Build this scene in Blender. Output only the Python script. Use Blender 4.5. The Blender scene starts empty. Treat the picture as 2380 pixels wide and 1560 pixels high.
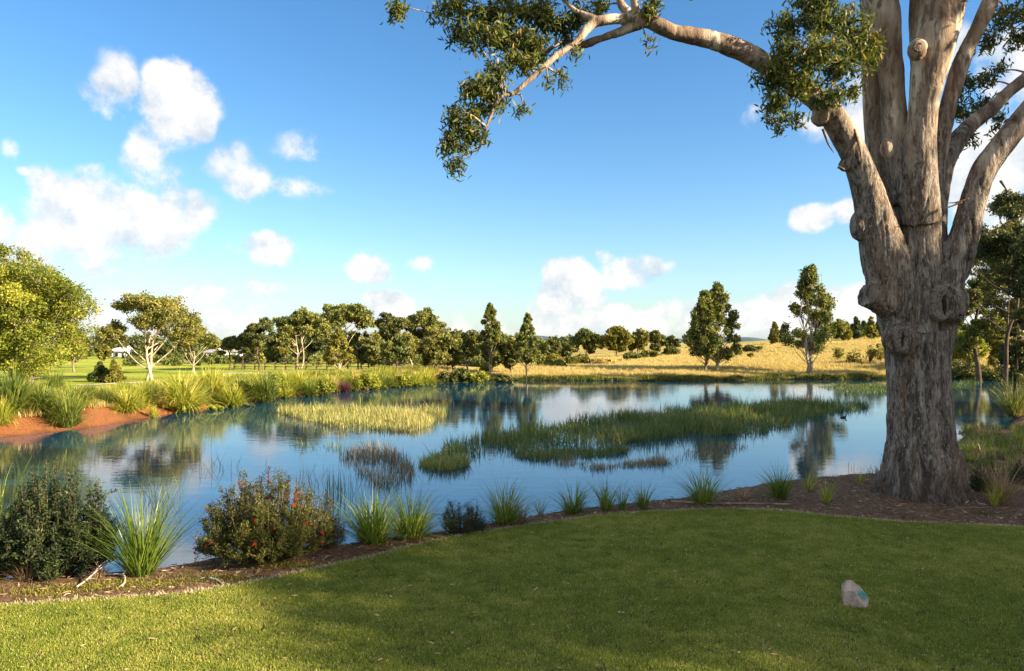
import bpy, bmesh, math, random
import numpy as np
from mathutils import Vector, noise as mnoise

# ------------------------------------------------------------------ camera, sky, sun, exposure
SC = bpy.context.scene
COL = SC.collection
CAM_Z, F, CX, HY = 2.6, 1640.0, 1190.0, 795.0      # eye height; focal length and horizon in 2380-px picture units
cam = bpy.data.cameras.new('camera'); camo = bpy.data.objects.new('camera', cam); COL.objects.link(camo)
camo.location = (0, 0, CAM_Z); camo.rotation_euler = (math.radians(90), 0, 0)
cam.sensor_width = 36; cam.lens = 36 * F / 2380.0
cam.shift_y = 15 / 2380.0; cam.clip_start = 0.1; cam.clip_end = 12000
SC.camera = camo

SUN_AZ, SUN_EL = math.radians(110), math.radians(21)   # azimuth from +Y towards +X
SUN_DIR = Vector((math.sin(SUN_AZ) * math.cos(SUN_EL), math.cos(SUN_AZ) * math.cos(SUN_EL), math.sin(SUN_EL)))
sl = bpy.data.lights.new('sun', 'SUN'); so = bpy.data.objects.new('sun', sl); COL.objects.link(so)
sl.energy = 4.6; sl.angle = math.radians(0.5); sl.color = (1.0, 0.80, 0.53)
so.rotation_euler = (-SUN_DIR).to_track_quat('-Z', 'Y').to_euler()
SC.view_settings.view_transform = 'Standard'; SC.view_settings.look = 'None'
SC.view_settings.exposure = 1.95; SC.view_settings.gamma = 1.0
SC.view_settings.use_curve_mapping = False
SC.cycles.max_bounces = 7; SC.cycles.diffuse_bounces = 3; SC.cycles.glossy_bounces = 3
SC.cycles.transmission_bounces = 3; SC.cycles.transparent_max_bounces = 4
SC.cycles.caustics_reflective = False; SC.cycles.caustics_refractive = False
SC.cycles.sample_clamp_indirect = 6

def nd(nt, typ, **kw):
    n = nt.nodes.new(typ)
    for k, v in kw.items():
        setattr(n, k, v)
    return n
def mth(nt, op, a, b=None, c=None, clamp=False):
    n = nd(nt, 'ShaderNodeMath', operation=op); n.use_clamp = clamp
    for i, v in enumerate((a, b, c)):
        if v is None: continue
        if isinstance(v, (int, float)): n.inputs[i].default_value = v
        else: nt.links.new(v, n.inputs[i])
    return n.outputs[0]
def vmth(nt, op, a, b=None, out=0):
    n = nd(nt, 'ShaderNodeVectorMath', operation=op)
    for i, v in enumerate((a, b)):
        if v is None: continue
        if isinstance(v, (tuple, list)): n.inputs[i].default_value = v
        else: nt.links.new(v, n.inputs[i])
    return n.outputs[out]
def mrange(nt, v, a, b, lo=0.0, hi=1.0, smooth=True):
    n = nd(nt, 'ShaderNodeMapRange'); n.interpolation_type = 'SMOOTHSTEP' if smooth else 'LINEAR'
    nt.links.new(v, n.inputs[0])
    for i, x in enumerate((a, b, lo, hi)): n.inputs[i + 1].default_value = x
    return n.outputs[0]
def noise(nt, vec, scale, detail=4, rough=0.55, dist=0.0, col=False):
    n = nd(nt, 'ShaderNodeTexNoise'); n.inputs['Scale'].default_value = scale
    n.inputs['Detail'].default_value = detail; n.inputs['Roughness'].default_value = rough
    n.inputs['Distortion'].default_value = dist
    if vec is not None: nt.links.new(vec, n.inputs['Vector'])
    return n.outputs['Color' if col else 'Fac']
def mixc(nt, fac, a, b, mode='MIX'):
    n = nd(nt, 'ShaderNodeMix', data_type='RGBA', blend_type=mode)
    for sock, v in ((n.inputs[0], fac), (n.inputs[6], a), (n.inputs[7], b)):
        if isinstance(v, (int, float)): sock.default_value = v
        elif isinstance(v, tuple): sock.default_value = (*v[:3], 1)
        else: nt.links.new(v, sock)
    return n.outputs[2]

world = bpy.data.worlds.new('World'); SC.world = world; world.use_nodes = True
def build_world():
    nt = world.node_tree; nt.nodes.clear()
    out = nd(nt, 'ShaderNodeOutputWorld')
    sky = nd(nt, 'ShaderNodeTexSky'); sky.sky_type = 'NISHITA'; sky.sun_disc = False
    sky.sun_elevation = SUN_EL; sky.sun_rotation = SUN_AZ
    sky.air_density = 1.0; sky.dust_density = 0.25; sky.ozone_density = 1.6; sky.altitude = 0
    bg = nd(nt, 'ShaderNodeBackground'); bg.inputs['Strength'].default_value = 0.056
    hs = nd(nt, 'ShaderNodeHueSaturation'); hs.inputs['Saturation'].default_value = 1.25
    nt.links.new(sky.outputs[0], hs.inputs['Color']); skyc = hs.outputs[0]
    tc = nd(nt, 'ShaderNodeTexCoord')
    d = tc.outputs['Generated']
    sp = nd(nt, 'ShaderNodeSeparateXYZ'); nt.links.new(d, sp.inputs[0])
    az = mth(nt, 'ARCTAN2', sp.outputs[0], sp.outputs[1]); el = mth(nt, 'ARCSINE', sp.outputs[2])
    cb = nd(nt, 'ShaderNodeCombineXYZ'); nt.links.new(az, cb.inputs[0]); nt.links.new(el, cb.inputs[1])
    skyc = mixc(nt, 1.0, skyc, (0.84, 0.985, 1.08), 'MULTIPLY')
    air = mth(nt, 'POWER', 2.718, mth(nt, 'MULTIPLY', mth(nt, 'MAXIMUM', el, 0.0), -11.0))
    skyc = mixc(nt, mth(nt, 'MULTIPLY', air, 0.72), skyc, (2.75, 3.3, 3.85))
    nt.links.new(skyc, bg.inputs['Color'])
    p = cb.outputs[0]
    w1 = noise(nt, d, 9, 3, 0.5, col=True)
    w = vmth(nt, 'SUBTRACT', w1, (0.5, 0.5, 0.5)); w = vmth(nt, 'MULTIPLY', w, (0.09, 0.07, 0))
    pw = vmth(nt, 'ADD', p, w)
    blobs = [(250,205,55,62,.8),(405,240,92,82,1.25),(372,192,52,45,1.1),(450,292,50,42,1),
        (345,345,50,55,.62),(390,405,45,32,.5),(222,392,30,25,.5),
        (200,490,115,75,1.15),(300,505,120,85,1.25),(375,480,95,55,1.1),(160,540,80,62,1.1),(100,425,45,35,.7),(440,480,65,22,.6),(240,560,140,38,1),
        (80,610,70,70,.9),(220,650,65,55,.9),(235,705,90,65,1.0),(280,745,130,50,.9),
        (520,385,40,34,.45),(585,432,52,42,.65),(690,335,50,28,.45),(690,440,52,28,.5),(575,365,24,28,.4),
        (612,597,66,34,1),(560,580,45,17,.5),(475,685,50,22,.9),(855,630,60,30,.95),(985,605,24,17,.6),(905,712,66,34,1.1),
        (1272,708,50,42,1.15),(1335,668,66,48,1.15),(1300,642,34,24,.8),(1362,700,45,28,.8),
        (1482,625,68,38,1.15),(1440,650,45,24,.9),(1422,588,24,16,.6),
        (1330,765,130,30,1),(1450,752,140,36,1.1),(1550,742,100,28,.9),(1560,768,200,26,.9),(1800,765,220,26,1.0),(1650,742,140,52,1.2),(1755,738,110,52,1.25),(1850,722,110,50,1.15),(1965,708,90,50,1.25),(2060,735,110,60,1.2),
        (1885,512,34,32,1),(1950,487,50,32,1),(1990,502,34,24,.8),
        (1750,260,22,24,.5),(1985,270,45,66,.75),(1900,292,55,28,.5),(2300,385,100,110,1.15),(2375,200,80,110,1.05),(2268,470,46,66,.9),(2235,130,34,66,.6),(2370,600,130,160,1.05),(2310,710,110,90,.95),
        (500,750,170,34,.9),(720,762,220,30,.8),(1000,770,220,26,.75),(600,690,60,16,.6),(1090,740,90,22,.6),(12,340,24,24,.5),(0,520,26,34,.6),(48,395,20,10,.5),
        (-150,600,200,110,1.1),(-330,380,160,90,1),(-500,640,260,90,1.1),(2600,450,180,160,1.1),(2800,640,240,120,1.15),(2700,150,160,90,.9)]
    field = None
    for (x, y, rx, ry, s) in blobs:
        a0 = math.atan((x - CX) / F); e0 = math.atan((HY - y) / F * math.cos(a0))
        ra = rx / F * math.cos(a0) ** 2 * 1.3; re = ry / F * math.cos(a0) * 1.3
        q = vmth(nt, 'SUBTRACT', pw, (a0, e0, 0)); q = vmth(nt, 'MULTIPLY', q, (1 / ra, 1 / re, 0))
        r2 = vmth(nt, 'DOT_PRODUCT', q, q, out=1)
        f = mth(nt, 'MULTIPLY_ADD', r2, -s, s)
        field = f if field is None else mth(nt, 'SMOOTH_MAX', field, f, 0.25)
    # unseen cloud over the rest of the sky, thickened to brighten the shade
    far = noise(nt, d, 3.2, 3, 0.5)
    aaz = mth(nt, 'ABSOLUTE', az)
    fm = mrange(nt, aaz, 0.95, 1.25)
    hi = mrange(nt, el, 0.62, 0.9)
    fm = mth(nt, 'MAXIMUM', fm, hi)
    gf = mth(nt, 'MULTIPLY_ADD', far, 7.0, -2.75); gf = mth(nt, 'MINIMUM', gf, 1.1)
    gf = mth(nt, 'MULTIPLY_ADD', gf, 1.0, mth(nt, 'MULTIPLY_ADD', fm, 3.0, -3.0))
    field = mth(nt, 'MAXIMUM', field, gf)
    n1 = noise(nt, d, 15, 10, 0.64)
    off = vmth(nt, 'ADD', d, (0.020, -0.004, 0.016))
    n2 = noise(nt, off, 15, 5, 0.62)
    fc = mth(nt, 'MAXIMUM', field, -0.6)
    dens = mth(nt, 'ADD', fc, mth(nt, 'MULTIPLY_ADD', n1, 4.2, -2.22))
    dens = mrange(nt, dens, -0.32, 0.72)
    dens = mth(nt, 'MULTIPLY', dens, mrange(nt, fc, -0.2, 0.5))
    lit = mth(nt, 'SUBTRACT', n1, n2)
    lit = mth(nt, 'MULTIPLY_ADD', lit, 3.0, mth(nt, 'MULTIPLY_ADD', fc, 0.30, 0.58))
    lit = mth(nt, 'ADD', lit, 0.0, clamp=True)
    ccol = mixc(nt, lit, (0.52, 0.62, 0.74), (1.0, 0.975, 0.94))
    cbg = nd(nt, 'ShaderNodeBackground'); cbg.inputs['Strength'].default_value = 0.285
    nt.links.new(ccol, cbg.inputs['Color'])
    up = mrange(nt, el, 0.0, 0.02)
    dens = mth(nt, 'MULTIPLY', mth(nt, 'MULTIPLY', dens, up), 0.93)
    mx = nd(nt, 'ShaderNodeMixShader'); nt.links.new(dens, mx.inputs[0])
    nt.links.new(bg.outputs[0], mx.inputs[1]); nt.links.new(cbg.outputs[0], mx.inputs[2])
    nt.links.new(mx.outputs[0], out.inputs[0])
build_world()
world.cycles.sampling_method = 'MANUAL'; world.cycles.sample_map_resolution = 512

# ------------------------------------------------------------------ helpers
def P(px, py, d):
    """picture direction (2380 x 1560 units) at distance d ahead -> world point"""
    return np.array(((px - CX) / F * d, d, CAM_Z - (py - HY) / F * d))
def R(seed): return np.random.default_rng(seed)

class MB:
    """collects vertices and faces; build() links them as ONE mesh object"""
    def __init__(s): s.v = []; s.f4 = []; s.f3 = []; s.t4 = []; s.t3 = []; s.n = 0
    def add(s, v, f4=None, f3=None, tint=0.5):
        v = np.asarray(v, float).reshape(-1, 3)
        if f4 is not None and len(f4):
            f4 = np.asarray(f4, int).reshape(-1, 4); s.f4.append(f4 + s.n)
            s.t4.append(np.broadcast_to(np.asarray(tint, float), (len(f4),)))
        if f3 is not None and len(f3):
            f3 = np.asarray(f3, int).reshape(-1, 3); s.f3.append(f3 + s.n)
            t = np.asarray(tint, float)
            s.t3.append(np.broadcast_to(t if t.ndim == 0 or len(t) == len(f3) else 0.5, (len(f3),)))
        s.v.append(v); s.n += len(v)
    def mesh(s, name, smooth=False):
        me = bpy.data.meshes.new(name)
        v = np.concatenate(s.v); f4 = np.concatenate(s.f4) if s.f4 else np.zeros((0, 4), int)
        f3 = np.concatenate(s.f3) if s.f3 else np.zeros((0, 3), int)
        me.vertices.add(len(v)); me.vertices.foreach_set('co', v.ravel().astype('f'))
        nl = f4.size + f3.size; me.loops.add(nl)
        me.loops.foreach_set('vertex_index', np.concatenate([f4.ravel(), f3.ravel()]).astype('i'))
        npoly = len(f4) + len(f3); me.polygons.add(npoly)
        st = np.concatenate([np.arange(len(f4)) * 4, f4.size + np.arange(len(f3)) * 3]).astype('i')
        me.polygons.foreach_set('loop_start', st)
        t = np.concatenate((s.t4 or [np.zeros(0)]) + (s.t3 or [np.zeros(0)])).astype('f')
        me.update(calc_edges=True)
        a = me.attributes.new('tint', 'FLOAT', 'FACE'); a.data.foreach_set('value', t)
        if smooth: me.polygons.foreach_set('use_smooth', np.ones(npoly, bool))
        me.validate()
        return me
    def build(s, name, mat, parent=None, smooth=False):
        return obj(name, s.mesh(name, smooth), mat, parent)

def obj(name, me, mat=None, parent=None):
    o = bpy.data.objects.new(name, me); COL.objects.link(o)
    if mat is not None and not me.materials: me.materials.append(mat)
    if parent is not None: o.parent = parent
    return o
def tag(o, label=None, cat=None, group=None, kind=None):
    if label: o['label'] = label
    if cat: o['category'] = cat
    if group: o['group'] = group
    if kind: o['kind'] = kind
    return o
def thing(name, label, cat, loc, rz=0.0, group=None):
    o = bpy.data.objects.new(name, None); COL.objects.link(o); o.empty_display_size = 0.1
    o.location = tuple(loc); o.rotation_euler = (0, 0, rz)
    return tag(o, label, cat, group)
def dup(root, loc, rz, sc, label):
    r = root.copy(); COL.objects.link(r); r.location = tuple(loc); r.rotation_euler = (0, 0, rz); r.scale = sc
    r['label'] = label
    for ch in list(root.children):
        c = ch.copy(); COL.objects.link(c); c.parent = r
        for g in list(ch.children):
            k = g.copy(); COL.objects.link(k); k.parent = c
    return r

def unit(a): return a / np.maximum(np.linalg.norm(a, axis=-1, keepdims=True), 1e-9)
def tube(mb, pts, rad, n=7, tint=0.5, cap=True):
    pts = np.asarray(pts, float); rad = np.asarray(rad, float); m = len(pts)
    t = unit(np.gradient(pts, axis=0))
    ref = np.array((0.31, 0.95, 0.05)) if abs(t[0][2]) > 0.6 else np.array((0.05, 0.1, 1.0))
    u = unit(np.cross(t, ref)); w = np.cross(t, u)
    a = np.arange(n) / n * 2 * math.pi
    v = pts[:, None] + rad[:, None, None] * (np.cos(a)[None, :, None] * u[:, None] + np.sin(a)[None, :, None] * w[:, None])
    i = np.arange(m - 1)[:, None] * n; j = np.arange(n)[None]; k = (np.arange(n) + 1)[None] % n
    f = np.stack([i + j, i + k, i + n + k, i + n + j], -1).reshape(-1, 4)
    vv = v.reshape(-1, 3); f3 = None
    if cap:
        vv = np.concatenate([vv, pts[:1], pts[-1:]])
        c0, c1 = m * n, m * n + 1; b = (m - 1) * n
        f3 = [(c0, (q + 1) % n, q) for q in range(n)] + [(c1, b + q, b + (q + 1) % n) for q in range(n)]
    mb.add(vv, f, f3, tint)
def spline(pts, k=6):
    """Catmull-Rom through the rows of pts"""
    p = np.asarray(pts, float); p = np.concatenate([2 * p[:1] - p[1:2], p, 2 * p[-1:] - p[-2:-1]])
    out = []
    for i in range(1, len(p) - 2):
        t = np.linspace(0, 1, k, endpoint=False)[:, None]
        a, b, c, d = p[i - 1], p[i], p[i + 1], p[i + 2]
        out.append(0.5 * (2 * b + (c - a) * t + (2 * a - 5 * b + 4 * c - d) * t ** 2 + (3 * b - a - 3 * c + d) * t ** 3))
    return np.concatenate(out + [p[-2:-1]])
def box(mb, lo, hi, tint=0.5):
    x0, y0, z0 = lo; x1, y1, z1 = hi
    v = [(x0,y0,z0),(x1,y0,z0),(x1,y1,z0),(x0,y1,z0),(x0,y0,z1),(x1,y0,z1),(x1,y1,z1),(x0,y1,z1)]
    mb.add(v, [(0,3,2,1),(4,5,6,7),(0,1,5,4),(1,2,6,5),(2,3,7,6),(3,0,4,7)], None, tint)

def leaves(mb, c, length, width, rng, tint, droop=0.0, dirs=None, bend=False):
    """one diamond (or bent pair) per row of c"""
    n = len(c)
    a = rng.normal(size=(n, 3)) if dirs is None else dirs + rng.normal(size=(n, 3)) * 0.45
    a = unit(a); a[:, 2] -= droop; a = unit(a)
    b = unit(np.cross(a, unit(rng.normal(size=(n, 3)))))
    l = length * rng.uniform(0.7, 1.3, (n, 1)); w = width * rng.uniform(0.7, 1.3, (n, 1))
    if not bend:
        v = np.stack([c - a * l / 2, c + b * w / 2 - a * l * .08, c + a * l / 2, c - b * w / 2 - a * l * .08], 1)
        mb.add(v, np.arange(n * 4).reshape(-1, 4), None, tint)
    else:
        nn = np.cross(a, b)
        m0 = c - a * l * .12; m1 = c + a * l * .2
        v = np.stack([c - a * l / 2, m0 + b * w / 2, m1 + b * w * .4 + nn * l * .05, c + a * l / 2 + nn * l * .14,
                      m1 - b * w * .4 + nn * l * .05, m0 - b * w / 2], 1)
        q = np.arange(n)[:, None] * 6
        f4 = np.concatenate([q + np.array([[1, 2, 4, 5]])])
        f3 = np.concatenate([q + np.array([[0, 1, 5]]), q + np.array([[2, 3, 4]])])
        tt = np.broadcast_to(np.asarray(tint, float), (n,))
        base = mb.n
        mb.v.append(v.reshape(-1, 3)); mb.n += n * 6
        mb.f4.append(f4 + base); mb.t4.append(tt)
        mb.f3.append(f3 + base); mb.t3.append(np.concatenate([tt, tt]))
def ball(rng, n, shell=0.5):
    """n points in the unit ball, pushed towards its skin"""
    p = unit(rng.normal(size=(n, 3))); r = rng.uniform(0, 1, (n, 1)) ** (1 / 3 * (1 - shell) + 0.12 * shell)
    return p * r
def blades(mb, base, h, w, rng, lean=(0.05, 0.6), curl=0.9, seg=4, tint=None, az=None):
    """curved strap leaves from the rows of base"""
    n = len(base)
    h = h * rng.uniform(0.42, 1.1, n); ph = rng.uniform(0, 2 * math.pi, n) if az is None else az
    th = rng.uniform(lean[0], lean[1], n); cu = curl * rng.uniform(0.2, 1.0, n)
    out = np.stack([np.cos(ph), np.sin(ph), np.zeros(n)], 1); side = np.stack([-np.sin(ph), np.cos(ph), np.zeros(n)], 1)
    tw = rng.uniform(-0.9, 0.9, n)[:, None]; side = unit(side + out * tw)
    p = base.copy(); rows = []
    for k in range(seg + 1):
        f = k / seg
        ww = (w * (1 - f ** 1.6) * 0.5 * (0.6 + 0.4 * min(1, f * 4)) + 0.0006)
        rows.append(np.stack([p - side * ww, p + side * ww], 1))
        ang = th + cu * f * f
        p = p + (out * np.sin(ang)[:, None] + np.array((0, 0, 1.0)) * np.cos(ang)[:, None]) * (h / seg)[:, None]
    v = np.concatenate(rows, 1)          # n, 2*(seg+1), 3
    m = 2 * (seg + 1); q = np.arange(n)[:, None, None] * m
    f = np.array([[2 * k, 2 * k + 1, 2 * k + 3, 2 * k + 2] for k in range(seg)])[None]
    if tint is None: tint = rng.uniform(0, 1, n)
    mb.add(v, (q + f).reshape(-1, 4), None, np.repeat(tint, seg))

# ------------------------------------------------------------------ materials
def mat(name):
    m = bpy.data.materials.new(name); m.use_nodes = True; m.node_tree.nodes.clear()
    return m, m.node_tree, nd(m.node_tree, 'ShaderNodeOutputMaterial')
def ramp(nt, fac, stops):
    r = nd(nt, 'ShaderNodeValToRGB'); e = r.color_ramp.elements
    while len(e) < len(stops): e.new(0.5)
    for k, (p, c) in enumerate(stops): e[k].position = p; e[k].color = (*c, 1)
    nt.links.new(fac, r.inputs[0]); return r.outputs[0]
def principled(nt, col, rough=0.8, spec=0.3, bump=None, bs=0.3, bd=0.02):
    b = nd(nt, 'ShaderNodeBsdfPrincipled')
    if isinstance(col, tuple): b.inputs['Base Color'].default_value = (*col, 1)
    else: nt.links.new(col, b.inputs['Base Color'])
    b.inputs['Roughness'].default_value = rough; b.inputs['Specular IOR Level'].default_value = spec
    if bump is not None:
        u = nd(nt, 'ShaderNodeBump'); u.inputs['Strength'].default_value = bs; u.inputs['Distance'].default_value = bd
        nt.links.new(bump, u.inputs['Height']); nt.links.new(u.outputs[0], b.inputs['Normal'])
    return b.outputs[0]
def leafmat(name, stops, transl=0.35, rough=0.5, spec=0.25, vary=0.12, glow=(1.0, 1.0, 0.55)):
    m, nt, out = mat(name)
    at = nd(nt, 'ShaderNodeAttribute', attribute_name='tint')
    oi = nd(nt, 'ShaderNodeObjectInfo')
    t = mth(nt, 'ADD', at.outputs['Fac'], mth(nt, 'MULTIPLY_ADD', oi.outputs['Random'], vary * 2, -vary), clamp=True)
    c = ramp(nt, t, [(p, tuple(min(.9, x * GAIN) for x in q)) for p, q in stops])
    b = principled(nt, c, rough, spec)
    tr = nd(nt, 'ShaderNodeBsdfTranslucent'); nt.links.new(mixc(nt, 1.0, c, glow, 'MULTIPLY'), tr.inputs[0])
    mx = nd(nt, 'ShaderNodeMixShader'); mx.inputs[0].default_value = transl
    nt.links.new(b, mx.inputs[1]); nt.links.new(tr.outputs[0], mx.inputs[2]); nt.links.new(mx.outputs[0], out.inputs[0])
    return m
def plain(name, col, rough=0.8, spec=0.3, var=0.15, scale=8.0, bump=0.3, bd=0.01):
    m, nt, out = mat(name)
    tc = nd(nt, 'ShaderNodeTexCoord'); n = noise(nt, tc.outputs['Object'], scale, 5, 0.6)
    f = mrange(nt, n, 0.3, 0.7)
    c = mixc(nt, f, tuple(x * (1 - var) for x in col), tuple(min(1, x * (1 + var)) for x in col))
    nt.links.new(principled(nt, c, rough, spec, n, bump, bd), out.inputs[0]); return m
def barkmat(name, pale, mid, dark, scale=1.0):
    m, nt, out = mat(name)
    tc = nd(nt, 'ShaderNodeTexCoord')
    v = vmth(nt, 'MULTIPLY', tc.outputs['Object'], (scale, scale, scale * 0.22))
    n = noise(nt, v, 5, 5, 0.6); c = ramp(nt, n, [(0.32, dark), (0.48, mid), (0.62, pale)])
    nt.links.new(principled(nt, c, 0.85, 0.2, n, 0.5, 0.03), out.inputs[0]); return m

M = {}
GAIN = 1.6
G = lambda *a: a
M['gum'] = leafmat('gum_leaf', [(0, G(.032,.046,.013)), (.5, G(.092,.108,.029)), (1, G(.20,.19,.05))], .30)
M['gum_rust'] = leafmat('gum_leaf_rusty', [(0, G(.038,.044,.012)), (.5, G(.105,.11,.026)), (1, G(.22,.195,.05))], .30)
M['gum_dark'] = leafmat('gum_leaf_dark', [(0, G(.022,.032,.012)), (.5, G(.060,.072,.024)), (1, G(.15,.14,.04))], .25)
M['bright'] = leafmat('bright_leaf', [(0, G(.055,.075,.012)), (.5, G(.16,.18,.025)), (1, G(.32,.31,.05))], .40)
M['spear'] = leafmat('slender_leaf', [(0, G(.036,.05,.012)), (.5, G(.10,.115,.026)), (1, G(.22,.20,.05))], .32)
M['pine'] = leafmat('pine_needle', [(0, G(.015,.026,.008)), (.5, G(.045,.065,.018)), (1, G(.13,.13,.03))], .2)
M['olive'] = leafmat('olive_leaf', [(0, G(.05,.055,.012)), (.5, G(.12,.12,.022)), (1, G(.23,.20,.04))], .3)
M['near'] = leafmat('near_gum_leaf', [(0, G(.024,.036,.011)), (.5, G(.064,.082,.020)), (.85, G(.135,.14,.034)), (1, G(.22,.14,.045))], .35, .5, .2)
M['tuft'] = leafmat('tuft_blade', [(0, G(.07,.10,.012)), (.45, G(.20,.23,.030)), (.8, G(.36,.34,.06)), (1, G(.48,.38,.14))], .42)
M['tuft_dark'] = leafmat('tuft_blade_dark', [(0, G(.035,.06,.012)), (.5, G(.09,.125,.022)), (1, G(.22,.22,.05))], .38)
M['sedge'] = leafmat('sedge_blade', [(0, G(.035,.065,.010)), (.5, G(.10,.15,.022)), (.88, G(.22,.24,.05)), (1, G(.40,.28,.11))], .38, .4, .35)
M['drygrass'] = leafmat('dry_blade', [(0, G(.18,.14,.05)), (.5, G(.33,.265,.11)), (1, G(.48,.40,.20))], .35)
M['dead'] = leafmat('dead_blade', [(0, G(.12,.075,.04)), (.5, G(.24,.16,.09)), (1, G(.38,.29,.18))], .25)
M['reed'] = leafmat('reed_blade', [(0, G(.03,.055,.016)), (.5, G(.075,.115,.032)), (.85, G(.14,.16,.05)), (1, G(.30,.20,.08))], .3)
M['reed_pale'] = leafmat('reed_blade_pale', [(0, G(.07,.09,.022)), (.5, G(.17,.19,.055)), (1, G(.40,.33,.15))], .35)
M['reed_tan'] = leafmat('reed_blade_tan', [(0, G(.05,.045,.025)), (.5, G(.14,.11,.06)), (1, G(.32,.24,.13))], .25)
M['shrub'] = leafmat('shrub_leaf_shaded', [(0, G(.010,.018,.008)), (.5, G(.024,.038,.015)), (1, G(.065,.08,.028))], .25, .5, .2)  # leaf colour darkened for shade that the sun leaves out here
M['grev'] = leafmat('grevillea_leaf', [(0, G(.016,.022,.008)), (.4, G(.048,.056,.013)), (.7, G(.095,.10,.02)), (1, G(.20,.18,.03))], .35)
M['red'] = leafmat('red_petal', [(0, G(.16,.008,.010)), (.5, G(.30,.014,.018)), (1, G(.42,.04,.03))], .35)
M['purple'] = leafmat('purple_leaf', [(0, G(.03,.012,.02)), (.5, G(.075,.03,.045)), (1, G(.15,.07,.07))], .3)
M['litter'] = leafmat('fallen_leaf', [(0, G(.04,.024,.015)), (.6, G(.15,.10,.065)), (1, G(.36,.27,.19))], .1)
M['straw'] = leafmat('straw_blade', [(0, G(.22,.18,.12)), (1, G(.42,.36,.26))], .2)
M['lawnblade'] = None
M['bark_pale'] = barkmat('pale_bark', G(.52,.46,.38), G(.36,.29,.22), G(.15,.11,.08))
M['bark_grey'] = barkmat('grey_bark', G(.28,.24,.19), G(.17,.135,.10), G(.07,.05,.035))
M['bark_dark'] = barkmat('dark_bark', G(.13,.10,.075), G(.075,.055,.04), G(.03,.022,.016))
M['stem'] = barkmat('shrub_stem', G(.16,.11,.08), G(.09,.06,.04), G(.04,.028,.02), 8)
M['twig'] = barkmat('bleached_twig', G(.60,.56,.50), G(.45,.41,.36), G(.25,.21,.18), 10)
M['white'] = plain('white_paint', G(.78,.77,.74), .6, .3, .04, 1.5, .1)
M['roofgrey'] = plain('grey_roof', G(.36,.37,.38), .6, .3, .1, 2)
M['brickred'] = plain('red_brick', G(.34,.10,.06), .85, .2, .15, 4)
M['glass'] = plain('dark_glass', G(.02,.025,.03), .08, .6, .1, 1, 0)
M['timber'] = plain('weathered_timber', G(.13,.10,.075), .85, .2, .3, 6)
M['concrete'] = plain('pale_path', G(.62,.57,.48), .9, .2, .1, 3)
M['stone'] = plain('sandstone', G(.36,.28,.235), .85, .25, .28, 22, .6, .004)
M['teal'] = plain('teal_enamel', G(.03,.38,.36), .35, .5, .25, 60, .1, .001)

# ------------------------------------------------------------------ the lie of the land
WATER = -0.6
SHELF = np.array([(-30,7.0),(-22,7.4),(-14,7.3),(-8,7.5),(-5.6,7.75),(-4.7,7.8),(-3.92,8.15),(-3.74,8.41),(-2.87,8.7),(-2.14,9.0),(-1.11,9.58),
                  (0.06,10.3),(0.72,10.8),(2.6,11.6),(3.84,12.36),(4.84,13.0),(5.84,13.5),(7.3,14.0),(10.2,15.8),(12.6,19.0)])
NEAR = SHELF + np.array((-0.28, 0.72))
REST = np.array([(17.6,25.2),(21.5,30),(29,40),(38,52),(45,61.5),(34,61.6),(22,59.8),(16,58.5),(10.9,57.7),(5,58.2),(0.7,58.8),(-2.5,59.5),(-5.2,58.6),(-6.6,56.0),(-6.2,53.6),(-8,51),
                 (-10.5,47.7),(-12.2,44),(-13.5,40.4),(-14.2,36),(-15.1,31.4),(-15.3,28.5),(-15.8,26.2),(-17.1,23.5),(-20,20.5),(-26,18),(-33,15)])
LAKE = np.concatenate([NEAR, REST])
LAWN = np.array([(-30,6.6),(-12,6.6),(-7,6.75),(-5.03,6.93),(-4.27,7.07),(-3.48,7.23),(-2.89,7.52),(-2.37,7.94),(-1.75,8.44),(-1.06,9.13),(-0.24,9.69),(0.68,10.2),(1.69,10.66),
                 (3.06,10.9),(4.03,10.85),(4.84,10.45),(5.63,10.15),(6.73,9.94),(7.13,9.82),(9,9.6),(14,9.2),(20,9.2),(20,-12),(-30,-12)])
def segdist(x, y, pts, closed):
    d = np.full(x.shape, 1e9)
    n = len(pts)
    for i in range(n if closed else n - 1):
        a, b = pts[i], pts[(i + 1) % n]; e = b - a
        t = np.clip(((x - a[0]) * e[0] + (y - a[1]) * e[1]) / (e @ e), 0, 1)
        d = np.minimum(d, np.hypot(x - a[0] - t * e[0], y - a[1] - t * e[1]))
    return d
def inside(x, y, pts):
    r = np.zeros(x.shape, bool); n = len(pts)
    for i in range(n):
        (x0, y0), (x1, y1) = pts[i], pts[(i + 1) % n]
        if y0 == y1: continue
        c = ((y0 > y) != (y1 > y)) & (x < (x1 - x0) * (y - y0) / (y1 - y0) + x0)
        r ^= c
    return r
def sms(t): t = np.clip(t, 0, 1); return t * t * (3 - 2 * t)
def wob(x, y, s, k=0.0):
    return (np.sin(x * s + 1.3 + k) * np.cos(y * s * 0.83 + 0.7 - k) + 0.6 * np.sin(x * s * 2.17 + y * s * 1.31 + k * 2) + 0.4 * np.cos(y * s * 3.7 - x * s * 1.9 + k)) / 2.0
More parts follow.
